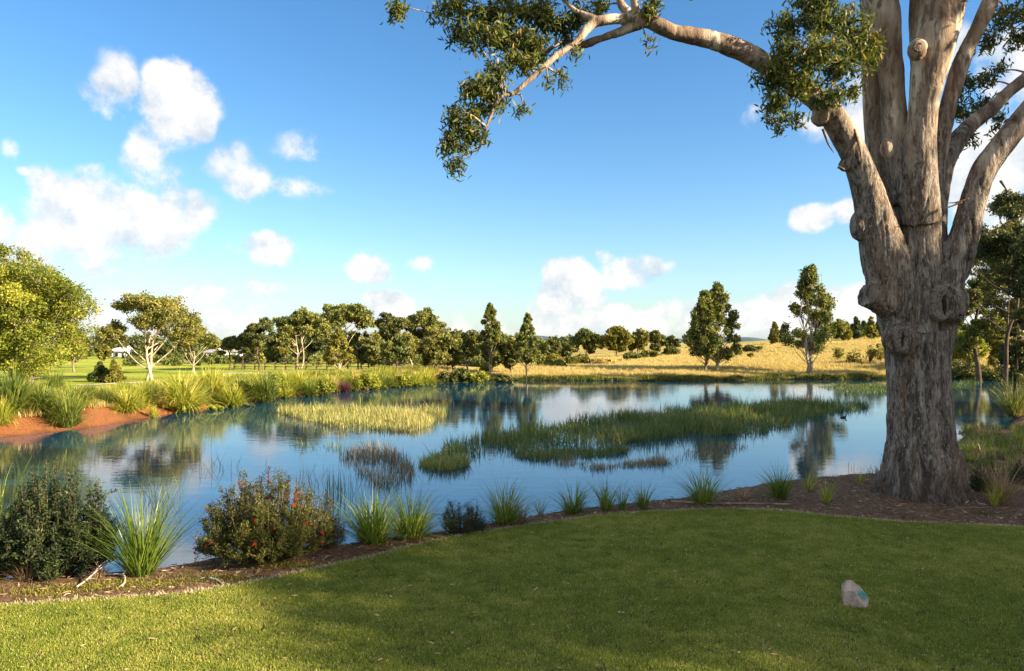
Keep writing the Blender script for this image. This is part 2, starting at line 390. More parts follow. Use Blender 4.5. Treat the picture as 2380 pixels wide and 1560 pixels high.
def land(x, y):
    """height, distance outside the lake (negative in it), nearness to the near shore"""
    x = np.asarray(x, float); y = np.asarray(y, float)
    dn = segdist(x, y, NEAR, False); do = segdist(x, y, REST, False)
    sd = np.minimum(dn, do); ins = inside(x, y, LAKE)
    wn = sms((do - dn) / 6 + 0.5)
    left = 1 - sms((x + 7) / 5)
    near_z = -0.6 + 0.6 * sms(sd / 0.72)
    left_z = -0.6 + 0.74 * sms((sd + 0.15 * wob(x, y, 1.1)) / 2.3 + 0.02)
    far_z = -0.6 + 0.22 * np.clip(sd / 0.35, 0, 1) + 0.38 * sms(sd / 9)
    z = wn * near_z + (1 - wn) * (left * left_z + (1 - left) * far_z)
    up = np.clip((y - 62) / 46, 0, 1); up = up * (1.6 - 0.6 * up)
    hx = np.log1p(np.exp((x - 12) / 5.0)) * 5.0
    drop = 1 - sms((y - 125) / 220)
    z = z + 0.066 * np.minimum(hx, 75) * up * drop * sms((y - 58) / 8) + wob(x, y, 0.09) * 0.25 * sms((y - 64) / 20) * sms((x - 4) / 12)
    z = z - 1.1 * sms((y - 90) / 70) * (1 - sms((x - 0) / 20)) - 1.5 * sms((y - 220) / 300)
    z = z + (0.012 * wob(x, y, 9.0) + 0.02 * wob(x, y, 3.1)) * wn * sms(sd / 0.4) * np.where(inside(x, y, LAWN), 0.2, 1.0)
    z = np.where(ins, -0.6 - 0.45 * np.minimum(sd, 3.0), z)
    return z, np.where(ins, -sd, sd), wn
def gz(x, y): return float(land(np.array([x]), np.array([y]))[0][0])
def hit(px, py, d0=5.0, d1=400.0):
    """where the picture direction meets the land"""
    d = np.exp(np.linspace(math.log(d0), math.log(d1), 1500))
    z = np.maximum(land((px - CX) / F * d, d)[0], WATER)
    r = CAM_Z - (py - HY) / F * d
    k = np.nonzero(r <= z)[0]
    dd = d[k[0]] if len(k) else d1
    return np.array(((px - CX) / F * dd, dd, z[k[0]] if len(k) else 0.0))
def onwater(px, py): 
    d = (CAM_Z - WATER) * F / (py - HY); return np.array(((px - CX) / F * d, d, WATER))

def axis(parts):
    out = []
    for a, b, s in parts: out.append(np.arange(a, b, s))
    return np.concatenate(out + [[parts[-1][1]]])
def soilmat():
    m, nt, out = mat('ground_soil')
    g = nd(nt, 'ShaderNodeNewGeometry'); pos = g.outputs['Position']
    def A(n): return nd(nt, 'ShaderNodeAttribute', attribute_name=n).outputs['Fac']
    big = noise(nt, pos, 0.12, 4, 0.6); med = noise(nt, pos, 0.9, 5, 0.6); fine = noise(nt, pos, 14, 6, 0.7); vfine = noise(nt, pos, 60, 3, 0.7)
    mulch = ramp(nt, fine, [(0.25, G(.05,.028,.017)), (0.5, G(.18,.108,.066)), (0.78, G(.40,.27,.18))])
    mulch = mixc(nt, mrange(nt, med, 0.56, 0.72), mulch, ramp(nt, vfine, [(0.3, G(.03,.035,.010)), (0.7, G(.13,.125,.02))]))
    red = ramp(nt, fine, [(0.25, G(.15,.055,.022)), (0.5, G(.29,.115,.045)), (0.75, G(.42,.19,.085))])
    red = mixc(nt, mrange(nt, med, 0.52, 0.7), red, G(.17,.085,.04))
    gold = ramp(nt, med, [(0.25, G(.24,.185,.05)), (0.5, G(.40,.31,.10)), (0.75, G(.52,.42,.19))])
    gold = mixc(nt, mrange(nt, big, 0.48, 0.68), gold, G(.30,.25,.045))
    gold = mixc(nt, mth(nt, 'MULTIPLY', mrange(nt, fine, 0.52, 0.7), 0.55), gold, G(.16,.13,.03))
    green = ramp(nt, big, [(0.3, G(.17,.22,.022)), (0.55, G(.33,.38,.04)), (0.75, G(.48,.42,.13))])
    green = mixc(nt, mth(nt, 'MULTIPLY', mrange(nt, fine, 0.5, 0.7), 0.4), green, G(.09,.10,.02))
    tan = ramp(nt, fine, [(0.3, G(.30,.21,.09)), (0.7, G(.56,.42,.21))])
    c = mixc(nt, A('gold'), green, gold)
    c = mixc(nt, A('tan'), c, tan)
    c = mixc(nt, mrange(nt, mth(nt, 'ADD', A('red'), mth(nt, 'MULTIPLY_ADD', med, 0.6, -0.3)), 0.35, 0.65), c, red)
    c = mixc(nt, A('mulch'), c, mulch)
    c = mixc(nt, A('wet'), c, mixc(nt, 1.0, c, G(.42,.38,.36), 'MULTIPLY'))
    h = mth(nt, 'MULTIPLY_ADD', vfine, 0.4, fine)
    nt.links.new(principled(nt, c, 0.95, 0.15, h, 1.0, 0.09), out.inputs[0]); return m
def build_ground():
    xs = axis([(-3000,-600,200),(-600,-120,30),(-120,-34,4),(-34,-10,0.55),(-10,13,0.16),(13,34,0.55),(34,130,3),(130,600,30),(600,3000,200)])
    ys = axis([(-40,2,2),(2,6,0.5),(6,17,0.16),(17,66,0.5),(66,130,2),(130,400,15),(400,4000,150)])
    X, Y = np.meshgrid(xs, ys); x, y = X.ravel(), Y.ravel()
    z, sd, wn = land(x, y)
    lawn = inside(x, y, LAWN)
    z = np.where(lawn, z - 0.03, z)
    nx, ny = len(xs), len(ys)
    i = (np.arange(ny - 1)[:, None] * nx + np.arange(nx - 1)[None]).ravel()
    mb = MB(); mb.add(np.stack([x, y, z], 1), np.stack([i, i + 1, i + nx + 1, i + nx], 1))
    me = mb.mesh('ground', True)
    left = 1 - sms((x + 7) / 5)
    red = (1 - wn) * left * (1 - sms((sd - 1.6) / 1.6))
    tan = (1 - wn) * left * sms((sd - 1.5) / 1.5) * (1 - sms((sd - 7 - 3 * wob(x, y, .25)) / 3))
    tan = np.maximum(tan, (1 - wn) * (1 - sms((x - 6) / 6)) * sms((wob(x, y, 0.13, 2.0) - 0.25) / 0.3) * sms((y - 62) / 6) * (1 - sms((y - 90) / 15)))
    gold = sms((x + 2) / 7) * sms((y - 50) / 5) * (1 - sms((x - 45) / 10) * 0.4)
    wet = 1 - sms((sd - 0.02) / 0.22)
    wn = np.maximum(wn, sms((x - 0.60 * y) / 3) * (1 - sms((y - 64) / 6)) * sms((y - 8) / 4))
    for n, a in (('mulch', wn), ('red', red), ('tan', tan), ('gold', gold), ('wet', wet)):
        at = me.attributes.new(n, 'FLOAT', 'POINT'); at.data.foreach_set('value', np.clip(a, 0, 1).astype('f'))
    tag(obj('ground', me, soilmat()), kind='structure')
build_ground()

def build_water():
    m, nt, out = mat('pond_water')
    g = nd(nt, 'ShaderNodeNewGeometry')
    n1 = noise(nt, vmth(nt, 'MULTIPLY', g.outputs['Position'], (0.8, 1.3, 1)), 2.6, 3, 0.5)
    n2 = noise(nt, vmth(nt, 'MULTIPLY', g.outputs['Position'], (0.7, 1.6, 1)), 11, 2, 0.5)
    patch = mrange(nt, noise(nt, vmth(nt, 'MULTIPLY', g.outputs['Position'], (0.5, 1, 1)), 0.11, 3, 0.5), 0.35, 0.7, 0.35, 1.0)
    h = mth(nt, 'MULTIPLY', mth(nt, 'MULTIPLY_ADD', n2, 0.22, n1), patch)
    b = nd(nt, 'ShaderNodeBsdfPrincipled'); b.inputs['Base Color'].default_value = (.004, .046, .088, 1)
    b.inputs['Roughness'].default_value = 0.025; b.inputs['IOR'].default_value = 2.45
    b.inputs['Specular IOR Level'].default_value = 0.5
    u = nd(nt, 'ShaderNodeBump'); u.inputs['Strength'].default_value = 0.32; u.inputs['Distance'].default_value = 0.016
    nt.links.new(h, u.inputs['Height']); nt.links.new(u.outputs[0], b.inputs['Normal'])
    nt.links.new(b.outputs[0], out.inputs[0])
    mb = MB(); xs = np.linspace(-40, 48, 23); ys = np.linspace(7, 66, 16)
    X, Y = np.meshgrid(xs, ys); nx = len(xs)
    i = (np.arange(len(ys) - 1)[:, None] * nx + np.arange(nx - 1)[None]).ravel()
    mb.add(np.stack([X.ravel(), Y.ravel(), np.full(X.size, WATER)], 1), np.stack([i, i + 1, i + nx + 1, i + nx], 1))
    tag(mb.build('pond_water', m, smooth=True), kind='structure')
build_water()

def lawncolor(nt):
    g = nd(nt, 'ShaderNodeNewGeometry'); pos = g.outputs['Position']
    a = noise(nt, pos, 0.55, 4, 0.6); b = noise(nt, pos, 3.5, 4, 0.65)
    return mrange(nt, mth(nt, 'MULTIPLY_ADD', b, 0.6, mth(nt, 'MULTIPLY', a, 0.6)), 0.48, 0.74)
def build_lawn():
    pts = spline(LAWN[:19], 5); ring = np.concatenate([pts, LAWN[19:]])
    bm = bmesh.new(); vs = [bm.verts.new((p[0], p[1], 0.012)) for p in ring]
    lo = [bm.verts.new((p[0], p[1], -0.10)) for p in ring]
    f = bm.faces.new(vs); bmesh.ops.triangulate(bm, faces=[f])
    for k in range(len(ring)):
        j = (k + 1) % len(ring); bm.faces.new((vs[k], lo[k], lo[j], vs[j]))
    bmesh.ops.recalc_face_normals(bm, faces=bm.faces)
    me = bpy.data.meshes.new('lawn'); bm.to_mesh(me); bm.free()
    m, nt, out = mat('lawn_turf')
    g = nd(nt, 'ShaderNodeNewGeometry'); fine = noise(nt, g.outputs['Position'], 45, 4, 0.7)
    c = ramp(nt, fine, [(0.3, G(.025,.03,.008)), (0.7, G(.10,.095,.025))])
    nt.links.new(principled(nt, c, 0.95, 0.1, fine, 0.8, 0.02), out.inputs[0])
    tag(obj('lawn', me, m), kind='structure')
    # blade colour: green, yellowed and straw blades, drier in patches
    m, nt, out = mat('lawn_blade')
    at = nd(nt, 'ShaderNodeAttribute', attribute_name='tint').outputs['Fac']
    g = nd(nt, 'ShaderNodeNewGeometry')
    oi = nd(nt, 'ShaderNodeObjectInfo').outputs['Random']
    dry = mth(nt, 'MULTIPLY_ADD', lawncolor(nt), 0.34, mth(nt, 'MULTIPLY_ADD', oi, 0.16, -0.16))
    t = mth(nt, 'ADD', at, dry, clamp=True)
    c = ramp(nt, t, [(0.0, G(.105,.15,.022)), (0.4, G(.225,.29,.036)), (0.72, G(.36,.37,.068)), (0.9, G(.54,.46,.15)), (1.0, G(.68,.58,.29))])
    b = principled(nt, c, 0.5, 0.25); tr = nd(nt, 'ShaderNodeBsdfTranslucent'); nt.links.new(c, tr.inputs[0])
    mx = nd(nt, 'ShaderNodeMixShader'); mx.inputs[0].default_value = 0.35
    nt.links.new(b, mx.inputs[1]); nt.links.new(tr.outputs[0], mx.inputs[2]); nt.links.new(mx.outputs[0], out.inputs[0])
    M['lawnblade'] = m
    return ring
LAWN_RING = build_lawn()

def scatter(name, label, cat, pts, scl, protos, seed=1):
    """uncountable small growth: one object whose nodes set the tuft meshes on its points"""
    rng = R(seed); k = len(protos)
    pick = rng.integers(0, k, len(pts))
    base = bpy.data.meshes.new(name); base.vertices.add(len(pts)); base.vertices.foreach_set('co', np.asarray(pts, 'f').ravel())
    for n, a in (('scl', scl), ('rz', rng.uniform(0, 6.283, len(pts)))):
        at = base.attributes.new(n, 'FLOAT', 'POINT'); at.data.foreach_set('value', np.asarray(a, 'f'))
    at = base.attributes.new('pick', 'INT', 'POINT'); at.data.foreach_set('value', pick.astype('i'))
    o = bpy.data.objects.new(name, base); COL.objects.link(o)
    ng = bpy.data.node_groups.new(name, 'GeometryNodeTree')
    ng.interface.new_socket('Geometry', in_out='INPUT', socket_type='NodeSocketGeometry')
    ng.interface.new_socket('Geometry', in_out='OUTPUT', socket_type='NodeSocketGeometry')
    gi = nd(ng, 'NodeGroupInput'); go = nd(ng, 'NodeGroupOutput')
    jn = nd(ng, 'GeometryNodeGeometryToInstance')
    for p in protos:
        oi = nd(ng, 'GeometryNodeObjectInfo'); oi.inputs['Object'].default_value = p; oi.inputs['As Instance'].default_value = False
        ng.links.new(oi.outputs['Geometry'], jn.inputs[0])
    ip = nd(ng, 'GeometryNodeInstanceOnPoints'); ip.inputs['Pick Instance'].default_value = True
    def na(n, t):
        a = nd(ng, 'GeometryNodeInputNamedAttribute', data_type=t); a.inputs['Name'].default_value = n; return a.outputs[0]
    cb = nd(ng, 'ShaderNodeCombineXYZ'); ng.links.new(na('rz', 'FLOAT'), cb.inputs[2])
    ng.links.new(gi.outputs[0], ip.inputs['Points']); ng.links.new(jn.outputs[0], ip.inputs['Instance'])
    ng.links.new(na('pick', 'INT'), ip.inputs['Instance Index'])
    ng.links.new(cb.outputs[0], ip.inputs['Rotation']); ng.links.new(na('scl', 'FLOAT'), ip.inputs['Scale'])
    ng.links.new(ip.outputs[0], go.inputs[0])
    md = o.modifiers.new('tufts', 'NODES'); md.node_group = ng
    return tag(o, label, cat, kind='stuff')
def proto(name, mb, m):
    me = mb.mesh(name); me.materials.append(m)
    return bpy.data.objects.new(name, me)       # source of the instances only, never linked
def build_lawn_grass():
    pr = []
    for k in range(5):
        rng = R(100 + k); mb = MB(); n = 230
        r = 0.085 * np.sqrt(rng.uniform(0, 1, n)); a = rng.uniform(0, 6.283, n)
        b = np.stack([r * np.cos(a), r * np.sin(a), np.zeros(n)], 1)
        t = rng.beta(2.2, 2.6, n) * 0.75; t[rng.uniform(0, 1, n) < 0.035] = 1.0
        blades(mb, b, 0.021, 0.0032, rng, (0.1, 1.1), 0.8, 2, t)
        pr.append(proto('lawn_tuft', mb, M['lawnblade']))
    rng = R(7); s = 0.085
    gx, gy = np.meshgrid(np.arange(-9, 12, s), np.arange(3.2, 11.0, s)); x = gx.ravel(); y = gy.ravel()
    x = x + rng.uniform(-.05, .05, x.size); y = y + rng.uniform(-.05, .05, y.size)
    k = inside(x, y, LAWN_RING) & (np.abs(x) < 0.95 * y + 1.6)
    x, y = x[k], y[k]
    return scatter('lawn_grass', 'short mown green lawn grass in the foreground', 'grass', np.stack([x, y, np.full(len(x), 0.012)], 1), rng.uniform(0.75, 1.3, len(x)), pr, 3)
build_lawn_grass()

# ------------------------------------------------------------------ the great gum on the near bank
GD = 12.0
GBASE = np.array(((2145 - CX) / F * GD, GD, -0.06))
def gumbark():
    m, nt, out = mat('old_gum_bark')
    tc = nd(nt, 'ShaderNodeTexCoord'); o = tc.outputs['Object']
    sp = nd(nt, 'ShaderNodeSeparateXYZ'); nt.links.new(o, sp.inputs[0]); z = sp.outputs[2]
    warp = vmth(nt, 'ADD', o, vmth(nt, 'MULTIPLY', noise(nt, o, 2.2, 3, 0.5, col=True), (0.22, 0.22, 0.22)))
    v = vmth(nt, 'MULTIPLY', warp, (1, 1, 0.16)); v2 = vmth(nt, 'MULTIPLY', warp, (1, 1, 0.30))
    streak = noise(nt, v, 8, 6, 0.68); fib = noise(nt, v, 38, 4, 0.7); patch = noise(nt, v2, 2.4, 4, 0.55); fleck = noise(nt, v2, 24, 4, 0.6)
    rough_c = ramp(nt, streak, [(0.32, G(.030,.024,.020)), (0.45, G(.125,.102,.084)), (0.55, G(.26,.222,.188)), (0.70, G(.44,.395,.345))])
    rough_c = mixc(nt, mth(nt, 'MULTIPLY', mrange(nt, patch, 0.50, 0.62), 0.55), rough_c, G(.21,.125,.075))
    rough_c = mixc(nt, mth(nt, 'MULTIPLY', mrange(nt, fib, 0.53, 0.66), 0.75), rough_c, G(.46,.395,.335))
    rough_c = mixc(nt, mth(nt, 'MULTIPLY', mrange(nt, fib, 0.47, 0.36), 0.85), rough_c, G(.035,.025,.019))
    rough_c = mixc(nt, mth(nt, 'MULTIPLY', mrange(nt, fleck, 0.62, 0.70), 0.65), rough_c, G(.52,.46,.41))
    smooth_c = ramp(nt, patch, [(0.38, G(.14,.085,.058)), (0.46, G(.25,.18,.125)), (0.54, G(.36,.29,.22)), (0.66, G(.56,.51,.44))])
    smooth_c = mixc(nt, mth(nt, 'MULTIPLY', mrange(nt, streak, 0.52, 0.38), 0.85), smooth_c, G(.11,.07,.05))
    k = mrange(nt, mth(nt, 'ADD', z, mth(nt, 'MULTIPLY_ADD', patch, 5.5, -2.75)), 5.0, 7.6)
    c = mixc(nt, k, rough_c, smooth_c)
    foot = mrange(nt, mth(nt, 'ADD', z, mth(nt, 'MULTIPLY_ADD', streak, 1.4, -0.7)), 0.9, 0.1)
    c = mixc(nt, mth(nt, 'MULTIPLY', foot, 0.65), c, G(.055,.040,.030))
    h = mth(nt, 'MULTIPLY_ADD', fib, 0.5, mth(nt, 'MULTIPLY_ADD', fleck, 0.25, streak))
    b = nd(nt, 'ShaderNodeBsdfPrincipled'); nt.links.new(c, b.inputs['Base Color']); b.inputs['Roughness'].default_value = 0.85
    b.inputs['Specular IOR Level'].default_value = 0.2
    u = nd(nt, 'ShaderNodeBump'); u.inputs['Distance'].default_value = 0.09
    nt.links.new(mrange(nt, k, 0, 1, 0.9, 0.35), u.inputs['Strength'])
    nt.links.new(h, u.inputs['Height']); nt.links.new(u.outputs[0], b.inputs['Normal']); nt.links.new(b.outputs[0], out.inputs[0])
    return m
LIMBS = [  # (picture x, picture y, radius in picture px, distance)
 [(2147,1200,106,12),(2146,1165,98,12),(2145,1120,88,12),(2143,1060,79,12),(2140,980,71,12),(2136,900,66,12),(2132,830,66,12),(2130,770,70,12)],
 [(2128,900,43,12),(2116,820,47,12),(2097,740,51,11.95),(2072,660,53,11.9),(2051,580,49,11.9),(2033,500,41,11.9),(2012,430,34,11.8),(1991,370,31,11.7),(1960,310,29,11.6),(1925,255,27,11.5),(1880,215,25,11.4),(1830,180,23,11.3),(1780,150,22,11.2),(1740,125,22,11.1),(1690,105,21,11.0),(1640,90,20,10.95),(1600,82,19,10.9),(1566,76,18,10.85),(1535,62,18,10.8),(1500,47,17,10.8),(1479,42,16,10.8),(1444,44,13,10.75),(1404,47,12,10.7),(1373,58,10,10.7),(1338,100,8,10.6),(1292,131,7,10.5),(1267,153,7,10.45),(1229,187,6,10.4),(1192,218,5,10.35),(1170,223,4.5,10.3),(1154,240,4.2,10.3),(1139,274,3.6,10.3),(1131,296,3.4,10.3),(1114,343,3,10.3),(1089,355,2.6,10.3)],
 [(1500,56,11,10.8),(1475,62,12,10.85),(1440,75,11,10.9),(1400,88,9,11),(1348,106,7,11.1),(1323,97,6,11.2),(1285,109,5,11.2),(1245,150,4,11.2),(1226,156,3,11.2)],
 [(1395,50,9,10.7),(1338,25,8,10.8),(1310,-5,7,10.9),(1280,-60,6,11)],
 [(1479,42,11,10.8),(1450,20,9,10.9),(1435,-10,8,11),(1410,-70,7,11.1)],
 [(1495,44,10,10.8),(1477,20,9,10.7),(1476,-20,8,10.6),(1500,-80,7,10.5)],
 [(2132,800,62,12),(2136,700,56,12),(2138,620,51,12),(2138,540,47,12),(2134,460,44,12),(2126,400,38,12),(2118,360,29,12),(2110,325,14,12)],
 [(2118,470,40,12.0),(2100,390,36,12.05),(2083,320,30,12.1),(2076,240,27,12.1),(2070,150,26,12.1),(2060,60,33,12.1),(2042,-20,37,12.1),(2020,-110,38,12.1),(1990,-240,34,12.1)],
 [(2070,560,36,12.25),(2052,470,30,12.35),(2040,380,25,12.45),(2031,250,22,12.5),(2027,150,22,12.5),(2025,50,22,12.5),(2018,-60,22,12.5),(2005,-200,20,12.5)],
 [(2138,520,44,11.9),(2137,440,40,11.8),(2136,370,36,11.75),(2142,300,33,11.7),(2150,220,34,11.65),(2166,140,42,11.6),(2182,60,46,11.6),(2196,-20,47,11.6),(2206,-110,46,11.6),(2220,-260,38,11.6)],
 [(2160,230,26,11.95),(2150,150,29,12.0),(2148,60,32,12.0),(2150,-60,33,12.0),(2140,-220,30,12.1)],
 [(2158,480,34,12.05),(2172,390,25,12.1),(2188,310,21,12.1),(2214,210,19,12.05),(2246,120,18,12.0),(2281,50,18,11.95),(2312,-20,19,11.9),(2350,-110,19,11.9)],
 [(2156,840,46,12),(2172,760,45,12),(2184,700,43,11.95),(2198,650,42,11.9),(2219,605,38,11.85),(2238,556,33,11.8),(2252,505,28,11.78),(2267,450,27,11.75),(2285,400,27,11.72),(2312,358,27,11.7),(2347,314,27,11.65),(2387,268,26,11.6),(2440,205,26,11.5),(2520,120,22,11.4)],
 [(2158,640,38,12.1),(2166,560,31,12.2),(2176,490,23,12.3),(2194,400,19,12.4),(2215,345,21,12.5),(2250,296,18,12.6),(2305,251,16,12.7),(2342,215,15,12.75),(2385,182,14,12.8),(2450,130,13,12.9)],
]
def build_gum():
    rng = R(11)
    root = thing('gum_tree', 'huge old gum tree with forked grey trunk and branch scars on the near bank', 'tree', GBASE)
    mb = MB(); twig = MB(); allpts = []
    for L in LIMBS:
        a = spline(np.array(L, float), 5)
        p = np.stack([(a[:, 0] - CX) / F * a[:, 3], a[:, 3], CAM_Z - (a[:, 1] - HY) / F * a[:, 3]], 1); r = a[:, 2] * a[:, 3] / F
        thick = r > 0.045
        cut = len(r) if thick.all() else int(np.argmin(thick)) + 2
        if thick[0]: tube(mb, p[:cut] - GBASE, r[:cut], 22)
        if cut < len(r) or not thick[0]: tube(twig, (p[max(0, cut - 5) if thick[0] else 0:]) - GBASE, r[max(0, cut - 5) if thick[0] else 0:], 9)
        allpts.append(p)
    # root flare, swellings and old branch collars
    for ang in (0.2, 1.2, 2.3, 3.1, 4.0, 4.75, 5.6):
        u = np.array((math.cos(ang), math.sin(ang), 0))
        tube(mb, spline(np.array([u * .42 + (0, 0, .85), u * .52 + (0, 0, .4), u * .64 + (0, 0, .08), u * .86 + (0, 0, -.16)]), 4), np.linspace(.19, .11, 13), 12)
    def lump(px, py, d, rx, ry, rz):
        c = P(px, py, d) - GBASE; n = 14
        th = np.linspace(0.12, math.pi - 0.12, n); pts = np.zeros((n, 3)); pts[:, 2] = -np.cos(th) * ry * d / F
        tube(mb, pts + c, np.maximum(np.sin(th) * rx * d / F, .01), 14)
    lump(2000,525,11.85,22,40,1); lump(2176,478,11.95,22,36,1); lump(2062,345,11.75,17,26,1); lump(2131,118,11.3,22,24,1)
    for (px, py, d0, d1, rr) in ((2035,700,11.85,11.75,34), (2190,705,11.75,11.50,47), (2092,790,11.66,11.50,35), (2133,112,11.5,11.22,19), (1908,272,11.5,11.4,20), (1965,385,11.7,11.6,14), (1610,96,10.9,10.85,9)):
        a, b = P(px if px != 2035 else 2060, py, d0) - GBASE, P(px if px != 2035 else 2008, py - (0 if px != 2035 else 15), d1) - GBASE
        tube(mb, np.linspace(a, b, 5), np.array((1.25, 1.1, 1.0, .95, .86)) * rr * d1 / F, 16)
    me = mb.mesh('tmp'); tmp = bpy.data.objects.new('tmp', me); COL.objects.link(tmp)
    md = tmp.modifiers.new('r', 'REMESH'); md.mode = 'VOXEL'; md.voxel_size = 0.019
    sm = tmp.modifiers.new('s', 'SMOOTH'); sm.iterations = 6; sm.factor = 0.6
    dg = bpy.context.evaluated_depsgraph_get(); ev = tmp.evaluated_get(dg); t = bpy.data.meshes.new_from_object(ev)
    bpy.data.objects.remove(tmp)
    n = len(t.vertices); co = np.empty(n * 3, 'f'); no = np.empty(n * 3, 'f')
    t.vertices.foreach_get('co', co); t.vertices.foreach_get('normal', no); co = co.reshape(-1, 3); no = no.reshape(-1, 3)
    disp = np.empty(n)
    for i in range(n):
        x, y, z = co[i]
        k = min(1.0, max(0.25, (6.2 - z) / 3.0))
        disp[i] = k * (0.035 * mnoise.noise((x * 3.2, y * 3.2, z * .55)) + 0.022 * mnoise.noise((x * 9, y * 9, z * 1.1)) + 0.010 * mnoise.noise((x * 22, y * 22, z * 4))) - k * 0.030 * max(0.0, 0.16 - abs(mnoise.noise((x * 6.5 + .4 * mnoise.noise((x, y, z * 2)), y * 6.5, z * .75)))) / .16 - k * .014 * max(0.0, 0.2 - abs(mnoise.noise((x * 15, y * 15, z * 2.0)))) / .2 + 0.02 * mnoise.noise((x * 1.7, y * 1.7, z * 1.7))
    co = co + no * disp[:, None]; t.vertices.foreach_set('co', co.astype('f').ravel()); t.update()
    t.polygons.foreach_set('use_smooth', np.ones(len(t.polygons), bool)); t.name = 'trunk'
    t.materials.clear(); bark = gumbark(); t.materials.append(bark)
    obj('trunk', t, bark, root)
    # sawn-branch scars with their dark clefts
    scar = plain('scar_wood', G(.17,.14,.115), .9, .15, .55, 26, 1.0, .03); cleft = plain('cleft_wood', G(.035,.022,.016), .95, .1, .3, 10)
    for (px, py, d, rx, ry) in ((2193,708,11.45,26,38), (2096,788,11.46,15,30), (2133,110,11.2,10,11)):
        c = P(px, py, d) - GBASE; b = MB(); nseg = 20; rings = [(0.0, .000), (.3, .004), (.5, -.004), (.7, .010), (.86, .028), (1.0, .020), (1.12, -.05)]
        v = []
        for (q, hgt) in rings:
            for k in range(nseg):
                an = k / nseg * 2 * math.pi; jit = 1 + .08 * math.sin(an * 3 + q * 2 + px) + .05 * rng.normal(); hgt2 = hgt + .006 * rng.normal()
                v.append((math.cos(an) * rx * d / F * q * jit, -hgt2, math.sin(an) * ry * d / F * q * jit))
        f = [(r * nseg + k, r * nseg + (k + 1) % nseg, (r + 1) * nseg + (k + 1) % nseg, (r + 1) * nseg + k) for r in range(len(rings) - 1) for k in range(nseg)]
        b.add(np.array(v) + c, f); s = b.build('branch_scar', scar, root, True)
        g = MB(); zz = np.linspace(-.62, .62, 7) * ry * d / F; pts = np.stack([0.010 * rng.normal(size=7) + .01, np.full(7, -.004), zz], 1)
        tube(g, pts + c, np.array((.006, .02, .03, .026, .034, .022, .006)) * (rx / 22), 6)
        g.build('scar_cleft', cleft, s, True)
    # peeling bark ribbons caught on the limb and at the forks
    for (a, b_, c) in (((2235,470),(2215,478),(2190,487)), ((2252,462),(2225,470),(2205,472)), ((2325,420),(2335,435),(2343,448)), ((1962,395),(1950,388),(1946,392)), ((1985,300),(1998,345),(2003,375)), ((1912,300),(1925,335),(1938,355))):
        p = np.array([P(*a, 11.42), P(*b_, 11.40), P(*c, 11.40)]) - GBASE
        rib = MB(); tube(rib, spline(p, 5), np.linspace(.022, .006, 11), 5); rib.build('bark_ribbon', M['stem'], root, True)
    # foliage sprays
    mass = [(925,12,28,32,10.6),(1010,28,20,14,10.6),(1060,18,48,36,10.6),(1062,70,26,42,10.7),(1098,80,26,44,10.4),(1130,28,62,40,10.8),(1150,82,60,42,10.5),(1190,28,62,48,10.9),(1212,92,60,42,10.7),(1262,40,60,48,11),(1250,112,52,36,10.8),(1310,60,46,38,11),(1200,140,52,26,10.4),(1150,150,36,20,10.3),(1110,190,46,28,10.3),(1150,186,26,22,10.3),(1092,214,42,20,10.3),(1140,226,40,28,10.4),(1060,264,34,28,10.2),(1086,290,36,28,10.3),(1116,262,24,40,10.4),(1062,312,40,20,10.3),(1110,318,30,20,10.3),(1056,345,30,24,10.3),(1062,378,32,18,10.3),(1216,254,14,18,10.5),(1305,176,18,18,10.5),(1340,118,15,20,10.7),(1270,186,13,10,10.4),(1346,30,42,26,11),(1402,14,46,20,11),(1502,24,42,20,10.7),(1522,8,22,16,10.6),(1505,94,12,12,10.8),
            (1850,42,72,42,10.9),(1940,42,82,42,10.8),(1992,92,50,50,11),(1892,112,82,52,10.7),(1820,142,56,46,10.8),(1792,182,46,40,10.8),(1862,192,62,36,10.7),(1962,152,52,50,10.9),(1920,222,40,30,10.8),(2022,122,28,46,11.2),(1800,236,36,36,10.8),(1800,282,26,26,10.8),(1846,282,15,26,10.8),(1976,216,20,26,11),(1902,0,62,32,10.8),
            (2230,270,36,40,13.4),(2270,192,42,36,13.4),(2290,250,46,40,13.5),(2312,170,32,26,13.4),(2250,312,30,26,13.3),(2320,282,22,26,13.3),(2340,42,46,36,12.6),(2300,92,36,26,12.5),(2372,92,32,32,12.7),(2385,20,42,42,12.7)]
    # the head of the tree above the picture
    for k in range(46):
        mass.append((rng.uniform(1150, 2750), -rng.uniform(60, 520), rng.uniform(60, 120), rng.uniform(40, 75), rng.uniform(9.5, 14.5)))
    pts = np.concatenate(allpts); lf = MB()
    for (px, py, rx, ry, d) in mass:
        c = P(px, py, d); off = py < -45
        # twig reaching from the nearest limb
        w = np.linalg.norm(pts - c, axis=1) + np.maximum(0, pts[:, 2] - c[2]) * .5; q = pts[np.argmin(w)]
        mid = (q + c) / 2 + np.array((0, 0, .12 * np.linalg.norm(c - q))) + rng.normal(size=3) * .05
        tube(twig, spline(np.array([q, mid, c]), 6) - GBASE, np.linspace(.022 if not off else .05, .006, 13), 5)
        s = np.array((rx * d / F, (rx + ry) / 2 * d / F, ry * d / F))
        ns = max(3, int(rx * ry / 130)); nl = int(rx * ry * (.25 if not off else .04))
        sub = ball(rng, ns, .35) * s                      # hanging sprays inside the mass
        for k in range(ns):
            e = c + sub[k]; st = c + sub[k] * .3
            tube(twig, spline(np.array([st, (st + e) / 2 + (0, 0, .05), e]), 3) - GBASE, np.linspace(.006, .0025, 7), 4)
        idx = rng.integers(0, ns, nl); t = rng.uniform(.35, 1.15, (nl, 1))
        pos = c + sub[idx] * t + rng.normal(size=(nl, 3)) * (0.055 if not off else .2); pos[:, 2] -= np.abs(rng.normal(size=nl)) * .05
